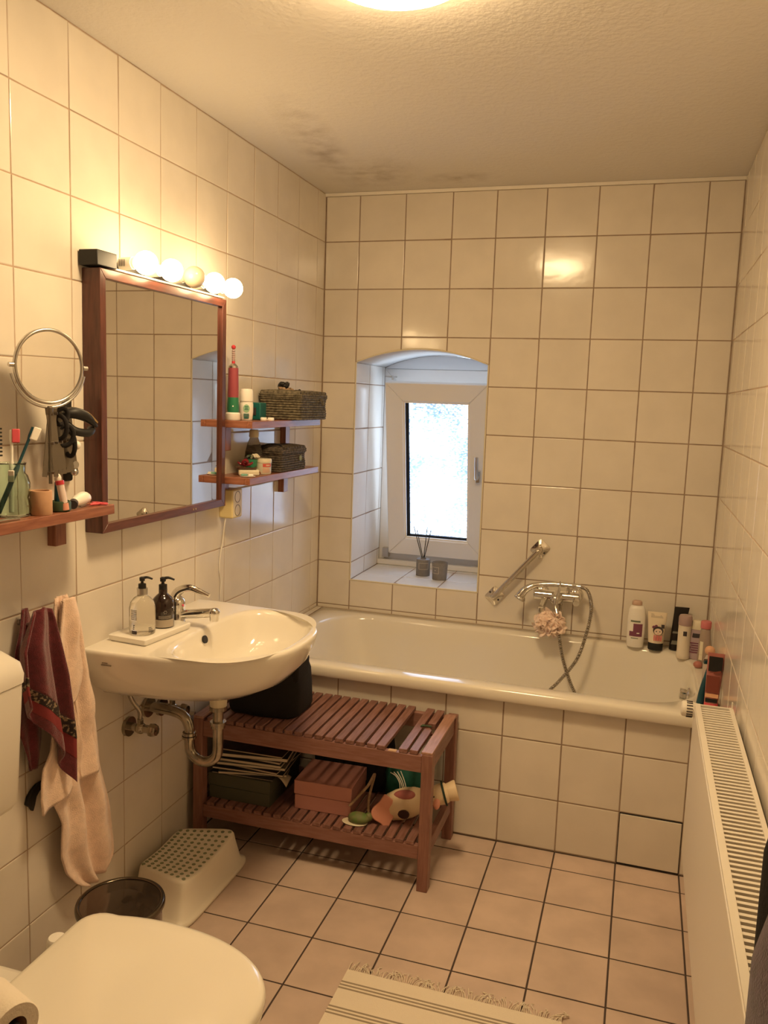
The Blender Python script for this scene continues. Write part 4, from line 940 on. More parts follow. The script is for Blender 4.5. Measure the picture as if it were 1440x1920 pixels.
cloth(bm, [(1.0, -1.80), (.70, -1.760), (.593, -1.748), (.47, -1.744)], [(1.0, -1.775), (.87, -1.735), (.70, -1.70), (.593, -1.69), (.49, -1.675)], 0.99, 0.500, 0.050, 0.008, 1.0, ph=2.9, seed=8)
obj('terry_cloth', bm, 'peach', pe, solid=0.006, angle=80)
bm = nb(); tube(bm, [(0.010, -1.780, 0.955), (0.030, -1.785, 0.955), (0.034, -1.790, 0.985)], 0.004, 10, smooth=4); lathe(bm, (0.001, -1.780, 0.955), [(0.008, 0), (0.008, 0.006), (0.004, 0.010)], 16, axis='X'); obj('wall_hook', bm, 'satin', label='small hook carrying the peach towel', cat='hook', group='towel hooks on the left wall')
bu = thing('hand_towel', (0.04, -1.91, 1.0), 'burgundy terry towel with patterned border on the left wall', 'towel', 'hand towels on the left wall')
bL = [(1.003, -1.945), (.96, -1.968), (.914, -1.993), (.827, -1.990), (.755, -1.975), (.70, -1.955), (.61, -1.935)]
bR = [(1.0, -1.893), (.97, -1.880), (.906, -1.864), (.821, -1.845), (.735, -1.832), (.649, -1.822)]
BZ = lambda u, z: z
def burg(bm, t0, t1, xo):
    rows = []
    for j in range(25):
        t = t0+(t1-t0)*j/24; row = []
        for i in range(31):
            u = i/30; zb_ = 0.835-0.190*u     # slanted lower edge
            z = 1.003+(zb_-1.003)*t - 0.012*abs(u-0.5)*(1-t)*2
            y = curve_at(bL, z)*(1-u)+curve_at(bR, z)*u
            row.append((0.080+xo+0.016*(0.3+0.7*min(1, t*2))*(math.sin(2*PI*1.7*u+2.4)+0.4*math.sin(2*PI*3.1*u+t)), y, z))
        rows.append(row)
    loft(bm, rows, False, False, closed=False)
bm = nb(); burg(bm, 0, 0.86, 0)
burg(bm, 1.14, 1.32, 0)
cloth(bm, [(1.0, -1.92), (.9, -1.945), (.76, -1.955), (.70, -1.945), (.64, -1.925), (.58, -1.905)], [(1.0, -1.90), (.8, -1.86), (.70, -1.848), (.62, -1.868), (.58, -1.89)], 0.99, 0.59, 0.022, 0.008, 1.5, ph=0.6, seed=9)
obj('terry_cloth', bm, 'burgundy', bu, solid=0.006, angle=80)
bm = nb(); burg(bm, 0.855, 0.99, 0.0005); obj('patterned_border', bm, 'blackband', bu, solid=0.007, angle=80, label='black border with pale pattern')
bm = nb(); burg(bm, 0.985, 1.145, 0.0); obj('plain_border', bm, 'burgband', bu, solid=0.0065, angle=80)
bm = nb(); tube(bm, [(0.010, -1.905, 0.955), (0.045, -1.908, 0.955), (0.062, -1.912, 0.985)], 0.004, 10, smooth=4); lathe(bm, (0.001, -1.905, 0.955), [(0.008, 0), (0.008, 0.006), (0.004, 0.010)], 16, axis='X'); obj('wall_hook', bm, 'satin', label='small hook carrying the burgundy towel', cat='hook', group='towel hooks on the left wall')
hk = thing('wall_hook', (0.02, -1.87, 0.49), 'curved black hook on the tiles beside the tip of the peach towel', 'hook')
bm = nb()
pl = [(-1.906, 0.496), (-1.898, 0.514), (-1.884, 0.526), (-1.866, 0.533), (-1.842, 0.533), (-1.842, 0.516), (-1.860, 0.513), (-1.871, 0.504), (-1.877, 0.486), (-1.884, 0.470), (-1.890, 0.482)]
prism(bm, pl, 0.002, 0.014, lambda u, v, h: (h, u, v)); obj('hook_arm', bm, 'black', hk, bevel=0.003)
# cloths on the right wall near the camera
pt = thing('bath_towel', (1.60, -2.8, 1.1), 'dark purple bath towel at the lower right picture edge', 'towel', 'bath towels on the right wall')
def rcloth(bm, x_near, z_top, z_bot, ya, yb, amp, ph):
    rows = []
    for j in range(31):
        t = j/30; z = z_top+(z_bot-z_top)*t; row = []
        for i in range(41):
            u = i/40; y = ya+(yb-ya)*u
            bulge = math.sin(PI*min(1, u*1.0))**0.6
            x = XR-0.012-(XR-0.012-x_near)*bulge*min(1, 0.55+0.45*t*2.0) + amp*math.sin(2*PI*2.6*u+ph+t)
            row.append((min(XR-0.008, x), y, z))
        rows.append(row)
    loft(bm, rows, False, False, closed=False)
bm = nb(); rcloth(bm, 1.512, 1.28, 0.735, -3.05, -2.50, 0.006, 0.2); obj('terry_cloth', bm, 'purple', pt, solid=0.008, angle=80)
bm = nb()
bm.free()
bt_ = thing('bath_towel', (1.62, -2.4, 1.1), 'black cloth behind the purple towel at the right edge', 'towel', 'bath towels on the right wall')
bm = nb(); rcloth(bm, 1.572, 1.16, 0.73, -2.49, -2.28, 0.004, 1.0); obj('cloth', bm, 'blackcloth', bt_, solid=0.006, angle=80)

# ------------------------------------------------------------------ round magnifying mirror on folding arm
mm_ = thing('cosmetic_mirror', (0.1, -1.9, 1.28), 'round chrome cosmetic mirror on a folded wall arm left of the big mirror', 'mirror')
MC = Vector((0.100, -1.903, 1.553)); nrm = Vector((math.cos(R(-20)), math.sin(R(-20)), -0.02)).normalized()
mM = Matrix.Translation(MC) @ aim(nrm)
def disk(bm, prof, **k):
    vs = lathe(bm, (0,0,0), prof, 56, **k); xf(bm, vs, mM); return vs
bm = nb(); disk(bm, [(0.002, 0.0008), (0.0765, 0.001)], cap0=False); obj('mirror_glass', bm, 'mirror', mm_, flat=True)
bm = nb(); disk(bm, [(0.0765, -0.006), (0.0815, -0.006), (0.0845, -0.003), (0.0845, 0.002), (0.082, 0.005), (0.0785, 0.0045), (0.0765, 0.001)], cap0=True, cap1=False); obj('rim', bm, 'satin', mm_, angle=60)
side = Vector((0,0,1)).cross(nrm).normalized()
bm = nb(); pts = [MC + side*0.091*math.cos(a) + Vector((0,0,1))*0.091*math.sin(a) - nrm*0.004 for a in [R(180+12)+R(156)*k/30 for k in range(31)]]

tube(bm, pts, 0.0032, 10); 
for s_ in (-1, 1): cyl(bm, MC+side*0.084*s_, MC+side*0.095*s_, 0.005, 12)
obj('fork', bm, 'satin', mm_)
bm = nb(); bc = MC+Vector((0,0,-0.094))-nrm*0.004; lathe(bm, (bc.x, bc.y, bc.z-0.17), [(0.004, 0), (0.004, 0.155), (0.008, 0.160), (0.009, 0.172), (0.005, 0.176)], 18); obj('post', bm, 'gun', mm_)
# accordion arm: crossed flat bars, folded
bm = nb(); x0, y0 = bc.x, bc.y; x1_, y1_ = 0.026, -1.742
for k in range(6):
    t = k/5; x = x0+(x1_-x0)*t; y = y0+(y1_-y0)*t
    for s_ in (-1, 1):
        obox(bm, (x+0.003*s_, y+0.004*s_, 1.382), 0.0035, 0.010, 0.155, rot=R(-30), tilt=R(6*s_))
    for z in (1.315, 1.382, 1.448): cyl(bm, (x-0.006, y-0.004, z), (x+0.008, y+0.004, z), 0.0035, 8)
obj('folding_arm', bm, 'gun', mm_)
bm = nb(); box(bm, 0.001, 0.014, -1.742, -1.714, 1.275, 1.482); obj('wall_rail', bm, 'black', mm_, bevel=0.007, seg=4)
bm = nb(); cyl(bm, (0.010, -1.728, 1.455), (0.040, -1.736, 1.455), 0.006, 12); cyl(bm, (0.010, -1.728, 1.318), (0.036, -1.734, 1.318), 0.010, 14); sph(bm, (0.030, -1.732, 1.300), 0.010, 12, 8); obj('pivot', bm, 'satin', mm_)
# clips and ties hung on the arm
hc = thing('hair_clip', (0.07, -1.80, 1.42), 'large black claw clip with shiny gold edge hung on the folding arm', 'hair clip')
bm = nb(); tube(bm, [(0.060, -1.815, 1.440), (0.075, -1.79, 1.448), (0.085, -1.755, 1.438), (0.092, -1.725, 1.415)], 0.009, 12, smooth=6, rad=lambda t: 0.012*math.sin(PI*(0.15+0.8*t))+0.002)
tube(bm, [(0.055, -1.80, 1.425), (0.075, -1.785, 1.405), (0.085, -1.750, 1.400), (0.080, -1.73, 1.408)], 0.010, 12, smooth=6); obj('clip_body', bm, 'black', hc)
bm = nb(); tube(bm, [(0.078, -1.79, 1.4575), (0.088, -1.755, 1.449), (0.096, -1.728, 1.425)], 0.003, 8, smooth=5); obj('gold_edge', bm, 'gold', hc)
hs = []
for k, (x, y, z, a, rr_) in enumerate(((0.075, -1.845, 1.415, 10, 0.028), (0.078, -1.825, 1.395, 35, 0.024), (0.07, -1.80, 1.375, -20, 0.030), (0.072, -1.83, 1.440, 70, 0.020))):
    bm = nb(); pts = [(rr_*0.75*math.cos(2*PI*i/20), 0, rr_*math.sin(2*PI*i/20)) for i in range(21)]
    vs = tube(bm, pts, 0.0055, 10); xf(bm, vs, Matrix.Translation((x, y, z)) @ Matrix.Rotation(R(a), 4, 'Z') @ Matrix.Rotation(R(a*0.4), 4, 'Y'))
    obj('hair_tie', bm, 'blackcloth', label='black hair tie in the tangle hung under the cosmetic mirror', cat='hair tie', group='black hair ties under the cosmetic mirror', angle=80)
bm = nb(); sph(bm, (0.085, -1.795, 1.372), 0.011, 16, 10); obj('bead', bm, 'white', label='pale round bead on a tie below the cosmetic mirror', cat='bead')

# ------------------------------------------------------------------ things on the left shelf
ZS = 1.2262
LA = -R(51)
def jar(c, lab, s=1.0):
    g = thing('glass_jar', (c[0], c[1], ZS), lab, 'jar', 'green glass jars on the left shelf')
    pr = [(0.034, 0.0), (0.038, 0.004), (0.039, 0.018), (0.036, 0.032), (0.034, 0.040), (0.038, 0.052), (0.038, 0.072), (0.033, 0.088), (0.028, 0.094), (0.029, 0.112), (0.031, 0.116)]
    inn = [(max(0.002, r-0.003), max(z, 0.006)) for r, z in reversed(pr)]
    bm = nb(); lathe(bm, (c[0], c[1], ZS), [(r*s, z*s) for r, z in pr+inn+[(0.002, 0.006)]], 40); obj('glass', bm, 'glassgreen', g, angle=70)
    return g
jar((0.075, -2.000), 'green glass jar holding the toothbrushes on the left shelf')
jar((0.070, -2.095), 'green glass jar cut by the left picture edge')
def tbrush(lab, a, b, m_h, m_b, bd):
    r_ = thing('toothbrush', a, lab, 'toothbrush', 'toothbrushes in the glass jar')
    a, b = Vector(a), Vector(b); d = (b-a).normalized(); bd = Vector(bd).normalized()
    bm = nb(); tube(bm, [a, a+d*0.05, a+d*0.10, b-d*0.03, b], 0.0045, 12, smooth=4, rad=lambda t: 0.0055 if t < 0.55 else (0.0032 if t < 0.8 else 0.0048)); obj('handle', bm, m_h, r_)
    bm = nb(); m = Matrix.Translation(b-d*0.012+bd*0.008) @ Matrix(((d.x, bd.x, d.cross(bd).x, 0), (d.y, bd.y, d.cross(bd).y, 0), (d.z, bd.z, d.cross(bd).z, 0), (0,0,0,1)))
    vs = box(bm, -0.016, 0.014, -0.008, 0.008, -0.007, 0.007); xf(bm, vs, m); obj('bristles', bm, m_b, r_, bevel=0.002)
tbrush('teal toothbrush leaning right in the glass jar', (0.070, -2.035, ZS+0.010), (0.102, -1.960, ZS+0.192), 'tealblue', 'white', (0.5, 0.6, -0.25))
tbrush('pale toothbrush with pink head in the glass jar', (0.082, -2.010, ZS+0.010), (0.070, -1.990, ZS+0.186), 'white', 'pinkred', (0.6, 0.55, 0.0))
tbrush('dark toothbrush standing behind the others in the jar', (0.055, -1.98, ZS+0.010), (0.088, -2.015, ZS+0.10), 'ink', 'white', (0.5, -0.6, 0))
r_ = thing('comb', (0.09, -2.08, ZS), 'black comb-like brush standing in the jar at the left edge', 'comb')
bm = nb(); tube(bm, [(0.075, -2.085, ZS+0.01), (0.085, -2.075, ZS+0.10), (0.088, -2.068, ZS+0.20)], 0.004, 10, smooth=3)
for k in range(8): obox(bm, (0.092, -2.058, ZS+0.135+0.008*k), 0.006, 0.022, 0.0035)
obj('comb_body', bm, 'black', r_)
bm = nb(); lathe(bm, (0.116, -1.958, ZS), [(0.0225, 0), (0.0235, 0.002), (0.0235, 0.052), (0.0225, 0.054), (0.018, 0.054), (0.018, 0.004), (0.002, 0.003)], 36)
obj('clay_cup', bm, 'beige', label='small beige clay cup between glass jar and green pot', cat='cup')
gp = thing('green_pot', (0.12, -1.91, ZS), 'small dark green glass pot on the left shelf beside the clay cup', 'pot')
bm = nb(); lathe(bm, (0.115, -1.892, ZS), [(0.020, 0), (0.023, 0.003), (0.023, 0.020), (0.021, 0.024), (0.018, 0.024), (0.018, 0.006), (0.002, 0.005)], 12, rot=0.2); obj('pot_body', bm, 'dgreen', gp)
r_ = thing('lip_balm', (0.12, -1.885, ZS), 'small clear tube with red cap standing at the green pot', 'tube')
bm = nb(); cyl(bm, (0.128, -1.897, ZS+0.020), (0.121, -1.900, ZS+0.062), 0.0085, 16); obj('tube_body', bm, mat('pale_pink_tube', (0.72, 0.60, 0.56), 0.3), r_)
bm = nb(); cyl(bm, (0.1208, -1.900, ZS+0.062), (0.1195, -1.9005, ZS+0.071), 0.0095, 16); obj('red_cap', bm, 'red', r_)
bm = nb(); cyl(bm, (0.1295, -1.8965, ZS+0.004), (0.128, -1.897, ZS+0.020), 0.0100, 16); obj('pink_foot', bm, 'duckpink', r_)
r_ = thing('eye_dropper', (0.09, -1.89, ZS), 'grey-green slim bottle with white tip behind the red-capped tube', 'bottle')
bm = nb(); cyl(bm, (0.100, -1.880, ZS+0.001), (0.100, -1.882, ZS+0.065), 0.011, 16, r2=0.007); obj('bottle_body', bm, 'tealblue', r_)
bm = nb(); sph(bm, (0.100, -1.882, ZS+0.074), (0.008, 0.008, 0.011), 14, 10); obj('white_tip', bm, 'white', r_)
r_ = thing('cream_tube', (0.10, -1.83, ZS), 'white tube lying with dark cap at the shelf end', 'tube')
bm = nb(); tube(bm, [(0.112, -1.842, ZS+0.014), (0.105, -1.815, ZS+0.017), (0.100, -1.790, ZS+0.019), (0.098, -1.778, ZS+0.017)], 0.013, 16, smooth=4, rad=lambda t: 0.010+0.006*math.sin(PI*min(1, t*1.1)*0.8)); obj('tube_body', bm, 'white', r_)
bm = nb(); cyl(bm, (0.122, -1.858, ZS+0.011), (0.112, -1.842, ZS+0.0135), 0.0105, 16); obj('dark_cap', bm, 'ink', r_)
sc_ = thing('nail_scissors', (0.12, -1.77, ZS), 'small scissors with red handles at the right end of the left shelf', 'scissors')
bm = nb()
for s_ in (-1, 1):
    vs = tube(bm, [(0.011*math.cos(2*PI*i/16), 0.008*math.sin(2*PI*i/16), 0) for i in range(17)], 0.0025, 8); xf(bm, vs, Matrix.Translation((0.122+0.009*s_, -1.758, ZS+0.004)))
    tube(bm, [(0.122+0.006*s_, -1.766, ZS+0.004), (0.118, -1.790, ZS+0.004)], 0.0022, 8)
obj('handles', bm, 'pinkred', sc_)
bm = nb(); obox(bm, (0.114, -1.808, ZS+0.0035), 0.005, 0.036, 0.002, rot=R(8)); obj('blades', bm, 'satin', sc_)
bm = nb(); tube(bm, [(0.128, -2.12, ZS+0.0025), (0.130, -2.08, ZS+0.004), (0.133, -2.045, ZS+0.0025)], 0.0023, 8, smooth=4); tube(bm, [(0.128, -2.12, ZS+0.0025), (0.126, -2.08, ZS+0.005), (0.132, -2.045, ZS+0.0025)], 0.0018, 8, smooth=4)
obj('tweezers', bm, 'satin', label='silver tweezers lying in front of the glass jar', cat='tweezers')

# ------------------------------------------------------------------ things on the right shelves
ZU = 1.4192; ZL = 1.2312; RA = -R(63)
eb = thing('electric_toothbrush', (0.045, -0.935, ZU), 'red electric toothbrush on white charger beside the mirror frame', 'toothbrush')
ex, ey = 0.048, -0.928
bm = nb(); lathe(bm, (ex, ey, ZU), [(0.024, 0), (0.026, 0.003), (0.025, 0.022), (0.021, 0.026)], 28); obj('charger', bm, 'white', eb)
bm = nb(); lathe(bm, (ex, ey, ZU+0.0262), [(0.019, 0), (0.0205, 0.012), (0.0185, 0.050)], 28); obj('green_foot', bm, 'green', eb, angle=60)
bm = nb(); lathe(bm, (ex, ey, ZU+0.0762), [(0.0185, 0), (0.019, 0.01), (0.0172, 0.09), (0.0170, 0.098)], 28); obj('handle', bm, mat('red_handle', (0.33, 0.07, 0.09), 0.3), eb, angle=60)
bm = nb(); lathe(bm, (ex, ey, ZU+0.1744), [(0.0160, 0), (0.0155, 0.006), (0.008, 0.013), (0.0055, 0.015)], 24); obj('collar', bm, 'satin', eb)
bm = nb(); cyl(bm, (ex, ey, ZU+0.188), (ex, ey, ZU+0.197), 0.0058, 16); lathe(bm, (ex, ey, ZU+0.236), [(0.004, 0), (0.0075, 0.004), (0.0075, 0.010), (0.003, 0.014)], 16); obj('red_ring', bm, 'red', eb)
bm = nb(); cyl(bm, (ex, ey, ZU+0.197), (ex, ey, ZU+0.237), 0.0050, 14, r2=0.0038)
for k in range(5): lathe(bm, (ex, ey, ZU+0.200+0.007*k), [(0.005, 0), (0.0062, 0.002), (0.005, 0.004)], 12)
obj('brush_neck', bm, 'mauve', eb)
bm = nb(); patch(bm, (ex, ey), 0.0202, RA-0.1, RA+0.1, ZU+0.045, ZU+0.049, 4); obj('indicator_light', bm, 'white', eb)
de = thing('deodorant_stick', (0.065, -0.872, ZU), 'white roll-on deodorant with green label on the upper shelf', 'deodorant')
dx, dy = 0.068, -0.868
bm = nb(); lathe(bm, (dx, dy, ZU), [(0.019, 0), (0.021, 0.003), (0.0235, 0.03), (0.0235, 0.055), (0.0215, 0.064)], 28, sx=1.0, sy=0.8, rot=RA+PI/2); obj('bottle_body', bm, 'white', de, angle=60)
bm = nb(); lathe(bm, (dx, dy, ZU+0.0645), [(0.0235, 0), (0.0240, 0.004), (0.0225, 0.034), (0.020, 0.041), (0.010, 0.043), (0.002, 0.0432)], 28, sx=1.0, sy=0.85, rot=RA+PI/2); obj('cap', bm, 'white', de, angle=50)
lab_m = Matrix.Translation((dx, dy, 0)) @ Matrix.Rotation(RA+PI/2, 4, 'Z')
bm = nb(); vs = []
pv = [(0.0110*math.cos(a), ZU+0.040+0.014*math.sin(a)) for a in [2*PI*k/24 for k in range(24)]]
vs = prism(bm, pv, 0.0190, 0.0196, lambda u, v, h: (u, -h, v)); xf(bm, vs, lab_m); obj('label', bm, mat('pale_green_label', (0.30, 0.50, 0.33), 0.4), de)
bm = nb()
for k, (w_, z) in enumerate(((0.012, 0.045), (0.010, 0.040), (0.013, 0.035), (0.018, 0.020), (0.019, 0.015), (0.018, 0.010), (0.016, 0.006))):
    vs = box(bm, -w_/2, w_/2, -0.0206 if k > 2 else -0.0200, -0.0172, ZU+z, ZU+z+0.0025); xf(bm, vs, lab_m)
obj('label_print', bm, 'teal', de)
r_ = thing('small_box', (0.05, -0.80, ZU), 'small dark teal box on the upper shelf before the basket', 'box')
bm = nb(); obox(bm, (0.060, -0.782, ZU+0.031), 0.060, 0.058, 0.060, rot=R(4)); obj('box_body', bm, 'teal', r_, bevel=0.003)
bm = nb(); obox(bm, (0.066, -0.8128, ZU+0.030), 0.022, 0.002, 0.026, rot=R(4)); obj('panel', bm, 'ink', r_)
lc = thing('lens_case', (0.12, -0.80, ZU), 'white contact lens case at the front of the upper shelf', 'lens case')
for s_ in (-1, 1):
    bm = nb(); lathe(bm, (0.122+0.0115*s_, -0.815+0.005*s_, ZU), [(0.0105, 0), (0.0115, 0.003), (0.0115, 0.008), (0.010, 0.0105), (0.002, 0.0108)], 22); obj('lid', bm, 'white', lc, angle=50)
bm = nb(); obox(bm, (0.122, -0.815, ZU+0.003), 0.016, 0.008, 0.003, rot=R(24)); obj('bridge', bm, 'white', lc)
def basket(lab, x0, x1, y0, y1, z, h, mk, group, lid=True, strap=False, rows=9):
    b_ = thing('woven_basket', ((x0+x1)/2, (y0+y1)/2, z), lab, 'basket', group)
    bm = nb(); hl = h*0.80
    for k in range(rows):     # coiled rows
        zz = z+0.005+(hl-0.005)*k/(rows-1)
        off = 0.0015*math.sin(k*0.9)
        pts = [(p[0], p[1], zz+0.0003*math.sin(i*1.1)) for i, p in enumerate(rrect(x0+0.003-off, x1-0.003+off, y0+0.003-off, y1-0.003+off, 0.012, 4, 16, 0))]
        pts.append(pts[0])
        # braided look: radius swells along the row
        n_ = len(pts); tube(bm, catmull(pts, 2), hl/rows*0.55, 7, rad=lambda t, k=k: hl/rows*(0.52+0.05*math.sin(t*260+k*PI)))
    box(bm, x0+0.006, x1-0.006, y0+0.006, y1-0.006, z+0.001, z+hl-0.004)
    obj('basket_body', bm, mk, b_, angle=60)
    bm = nb()
    for k in range(2):
        zz = z+hl+0.006+0.007*k; pts = rrect(x0-0.001, x1+0.001, y0-0.001, y1+0.001, 0.014, 4, 16, zz); pts.append(pts[0]); tube(bm, catmull(pts, 2), 0.0042, 7, rad=lambda t: 0.0040+0.0008*math.sin(t*200))
    for k in range(9):
        t_ = (k+0.5)/9; yy = y0+(y1-y0)*t_; tube(bm, [(x0+0.003, yy, z+hl+0.013), ((x0+x1)/2, yy, z+hl+0.017), (x1-0.003, yy, z+hl+0.013)], (y1-y0)/18*1.05, 7, smooth=3)
    obj('basket_lid', bm, mk, b_, angle=60)
    yb_ = y0+(y1-y0)*0.74
    if strap is False:
        bm = nb(); tube(bm, [(x1+0.002, yb_-0.006, z+h*0.82), (x1+0.009, yb_-0.008, z+h*0.66), (x1+0.010, yb_, z+h*0.56), (x1+0.009, yb_+0.008, z+h*0.66), (x1+0.002, yb_+0.006, z+h*0.82)], 0.0025, 8, smooth=5); obj('loop_closure', bm, mk, b_)
    else:
        bm = nb(); lathe(bm, (x1+0.001, yb_, z+h*0.55), [(0.010, 0), (0.011, 0.003), (0.008, 0.005), (0.004, 0.004), (0.002, 0.006)], 16, axis='X'); obj('button', bm, 'dots', b_)
    return b_
basket('large grey-green lidded woven basket on the upper shelf, hair ties on top', 0.012, 0.176, -0.655, -0.385, ZU, 0.098, 'seagrass', 'lidded woven baskets on the right shelves')
basket('small dark lidded woven basket on the lower shelf, black strap on top', 0.010, 0.140, -0.735, -0.500, ZL, 0.080, 'seagrass2', 'lidded woven baskets on the right shelves', strap=True, rows=8)
for k, (x, y, z, rr_, m_, lab, tl) in enumerate(((0.085, -0.565, 0.105, 0.030, 'blackcloth', 'thick black hair tie lying on the large basket lid', 5), (0.090, -0.590, 0.113, 0.024, 'gold', 'beige and gold hair tie on the large basket', 12),
                                                 (0.10, -0.53, 0.104, 0.018, 'blackcloth', 'small black hair tie at the front of the large basket lid', -8))):
    bm = nb(); pts = []
    for i in range(37):
        a = 2*PI*i/36; pts.append(((rr_+0.002*math.sin(5*a))*math.cos(a), (rr_+0.002*math.cos(4*a))*math.sin(a), 0.0015*math.sin(7*a)))
    vs = tube(bm, pts, 0.005, 9, rad=lambda t: 0.0055+0.0016*math.sin(t*75)); xf(bm, vs, Matrix.Translation((x, y, ZU+z)) @ Matrix.Rotation(R(tl), 4, 'Y')); obj('hair_tie', bm, m_ if m_ != 'gold' else 'rope', label=lab, cat='hair tie', group='hair ties on the large basket', angle=80)
sc2 = thing('scrunchie', (0.075, -0.60, ZU+0.12), 'black sparkly scrunchie on top of the large basket', 'scrunchie')
bm = nb()
for i in range(14):
    a = 2*PI*i/14; sph(bm, (0.082+0.013*math.cos(a), -0.592+0.013*math.sin(a), ZU+0.127+0.005*math.sin(3*a)), (0.010, 0.009, 0.0085), 10, 8)
obj('ruffle', bm, 'black', sc2)
bm = nb()
for i in range(9): sph(bm, (0.082+0.019*math.cos(i*2.4), -0.592+0.017*math.sin(i*2.4), ZU+0.1345+0.0015*math.cos(i)), 0.0018, 8, 6)
obj('sparkles', bm, 'satin', sc2)
# lower shelf
bt = thing('squeeze_bottle', (0.05, -0.76, ZL), 'clear cone-shouldered bottle behind the cream jar on the lower shelf', 'bottle')
bm = nb(); lathe(bm, (0.050, -0.770, ZL), [(0.030, 0), (0.032, 0.003), (0.033, 0.05), (0.030, 0.075), (0.022, 0.105), (0.016, 0.120), (0.014, 0.124)], 32); obj('bottle_body', bm, 'smoke', bt, angle=60)
bm = nb(); lathe(bm, (0.050, -0.770, ZL+0.1245), [(0.016, 0), (0.018, 0.004), (0.016, 0.026), (0.014, 0.028)], 24); obj('cap', bm, 'cream', bt)
bm = nb(); patch(bm, (0.050, -0.770), 0.0334, RA-0.3, RA+0.9, ZL+0.035, ZL+0.062, 8, r1=0.0326); obj('label', bm, mat('dark_picture_label', (0.22, 0.14, 0.10), 0.5, col2=(0.05, 0.04, 0.04), vs=60), bt)
cj = thing('cream_jar', (0.095, -0.80, ZL), 'white cream jar with red label on the lower shelf', 'jar')
jx, jy = 0.105, -0.808
bm = nb(); lathe(bm, (jx, jy, ZL), [(0.027, 0), (0.0290, 0.003), (0.0290, 0.040)], 32); obj('jar_body', bm, mat('pale_jar', (0.66, 0.62, 0.50), 0.35), cj)
bm = nb(); lathe(bm, (jx, jy, ZL+0.0405), [(0.0300, 0), (0.0305, 0.002), (0.0305, 0.011), (0.0290, 0.014), (0.002, 0.0142)], 32); obj('lid', bm, 'cream', cj)
bm = nb(); patch(bm, (jx, jy), 0.0291, RA-0.05, RA+1.15, ZL+0.026, ZL+0.038, 10); obj('red_label', bm, mat('red_label', (0.62, 0.11, 0.08), 0.5), cj)
bm = nb()
for k in range(4): patch(bm, (jx, jy), 0.0299, RA+0.35+0.13*k, RA+0.43+0.13*k, ZL+0.0295, ZL+0.0345, 2)
obj('label_print', bm, 'cream', cj)
bm = nb()
for k in range(4): patch(bm, (jx, jy), 0.0292, RA-0.05, RA+1.0-0.08*k, ZL+0.008+0.004*k, ZL+0.0095+0.004*k, 6)
obj('fine_print', bm, 'duckpink', cj)
gj = thing('green_jar', (0.07, -0.86, ZL), 'small green jar behind the soap dish on the lower shelf', 'jar')
bm = nb(); lathe(bm, (0.078, -0.850, ZL), [(0.021, 0), (0.0225, 0.003), (0.0225, 0.044)], 28); obj('jar_body', bm, 'green', gj)
bm = nb(); lathe(bm, (0.078, -0.850, ZL+0.0442), [(0.0235, 0), (0.0235, 0.008), (0.002, 0.0085)], 28); obj('lid', bm, 'green', gj)
r_ = thing('claw_clip', (0.085, -0.855, ZL+0.053), 'cream and brown claw clip lying on the green jar', 'hair clip')
bm = nb()
for k in range(5):
    a = R(-40+20*k); tube(bm, [(0.080, -0.852, ZL+0.056), (0.080+0.014*math.cos(a), -0.852+0.018*math.sin(a)+0.004, ZL+0.070), (0.082+0.024*math.cos(a), -0.850+0.026*math.sin(a)+0.006, ZL+0.060)], 0.0028, 7, smooth=3)
obj('claws', bm, 'cream', r_)
bm = nb(); tube(bm, [(0.066, -0.868, ZL+0.056), (0.075, -0.860, ZL+0.064), (0.085, -0.840, ZL+0.062)], 0.005, 8, smooth=3); obj('spine', bm, 'dgreen', r_)
r_ = thing('hair_clip', (0.07, -0.9, ZL+0.03), 'dark red bow-shaped hair clip lying on the dishes of the lower shelf', 'hair clip')
bm = nb()
for k in range(4):
    a = R(90*k+20); vs = tube(bm, [(0, 0, 0), (0.016, 0.008, 0.006), (0.024, 0, 0.010), (0.016, -0.008, 0.004), (0, 0, 0)], 0.0038, 8, smooth=4); xf(bm, vs, Matrix.Translation((0.082, -0.900, ZL+0.034)) @ Matrix.Rotation(a, 4, 'Z') @ Matrix.Rotation(R(-25*(k % 2)), 4, 'Y'))
sph(bm, (0.082, -0.900, ZL+0.038), 0.006, 10, 8); obj('bow', bm, mat('dark_red_gloss', (0.22, 0.02, 0.03), 0.25), r_)
bm = nb(); tube(bm, [(0.070, -0.885, ZL+0.040), (0.075, -0.880, ZL+0.054), (0.080, -0.884, ZL+0.062)], 0.004, 8, smooth=3); obj('prong', bm, 'ink', r_)
bm = nb(); m_ = Matrix.Translation((0.083, -0.892, ZL+0.0215)) @ Matrix.Rotation(R(30), 4, 'Z')
vs = loft(bm, [rrect(-0.030, 0.030, -0.024, 0.024, 0.010, 5, 3, 0.0), rrect(-0.036, 0.036, -0.030, 0.030, 0.012, 5, 3, 0.007), rrect(-0.034, 0.034, -0.028, 0.028, 0.011, 5, 3, 0.0075), rrect(-0.029, 0.029, -0.023, 0.023, 0.010, 5, 3, 0.002)]); xf(bm, vs, m_)
obj('brown_dish', bm, mat('brown_dish', (0.14, 0.075, 0.05), 0.4), label='small brown dish under the dark red hair clip', cat='dish', angle=50)
r_ = thing('soap_box', (0.09, -0.88, ZL), 'pale flat case under the brown dish on the lower shelf', 'case')
bm = nb(); obox(bm, (0.088, -0.885, ZL+0.0105), 0.070, 0.058, 0.020, rot=R(28)); obj('case_body', bm, 'cream', r_, bevel=0.005, seg=3)
bm = nb(); tube(bm, [(0.117, -0.888, ZL+0.018), (0.128, -0.878, ZL+0.012), (0.124, -0.868, ZL+0.006)], 0.002, 8, smooth=3); obj('clasp', bm, 'gold', r_)
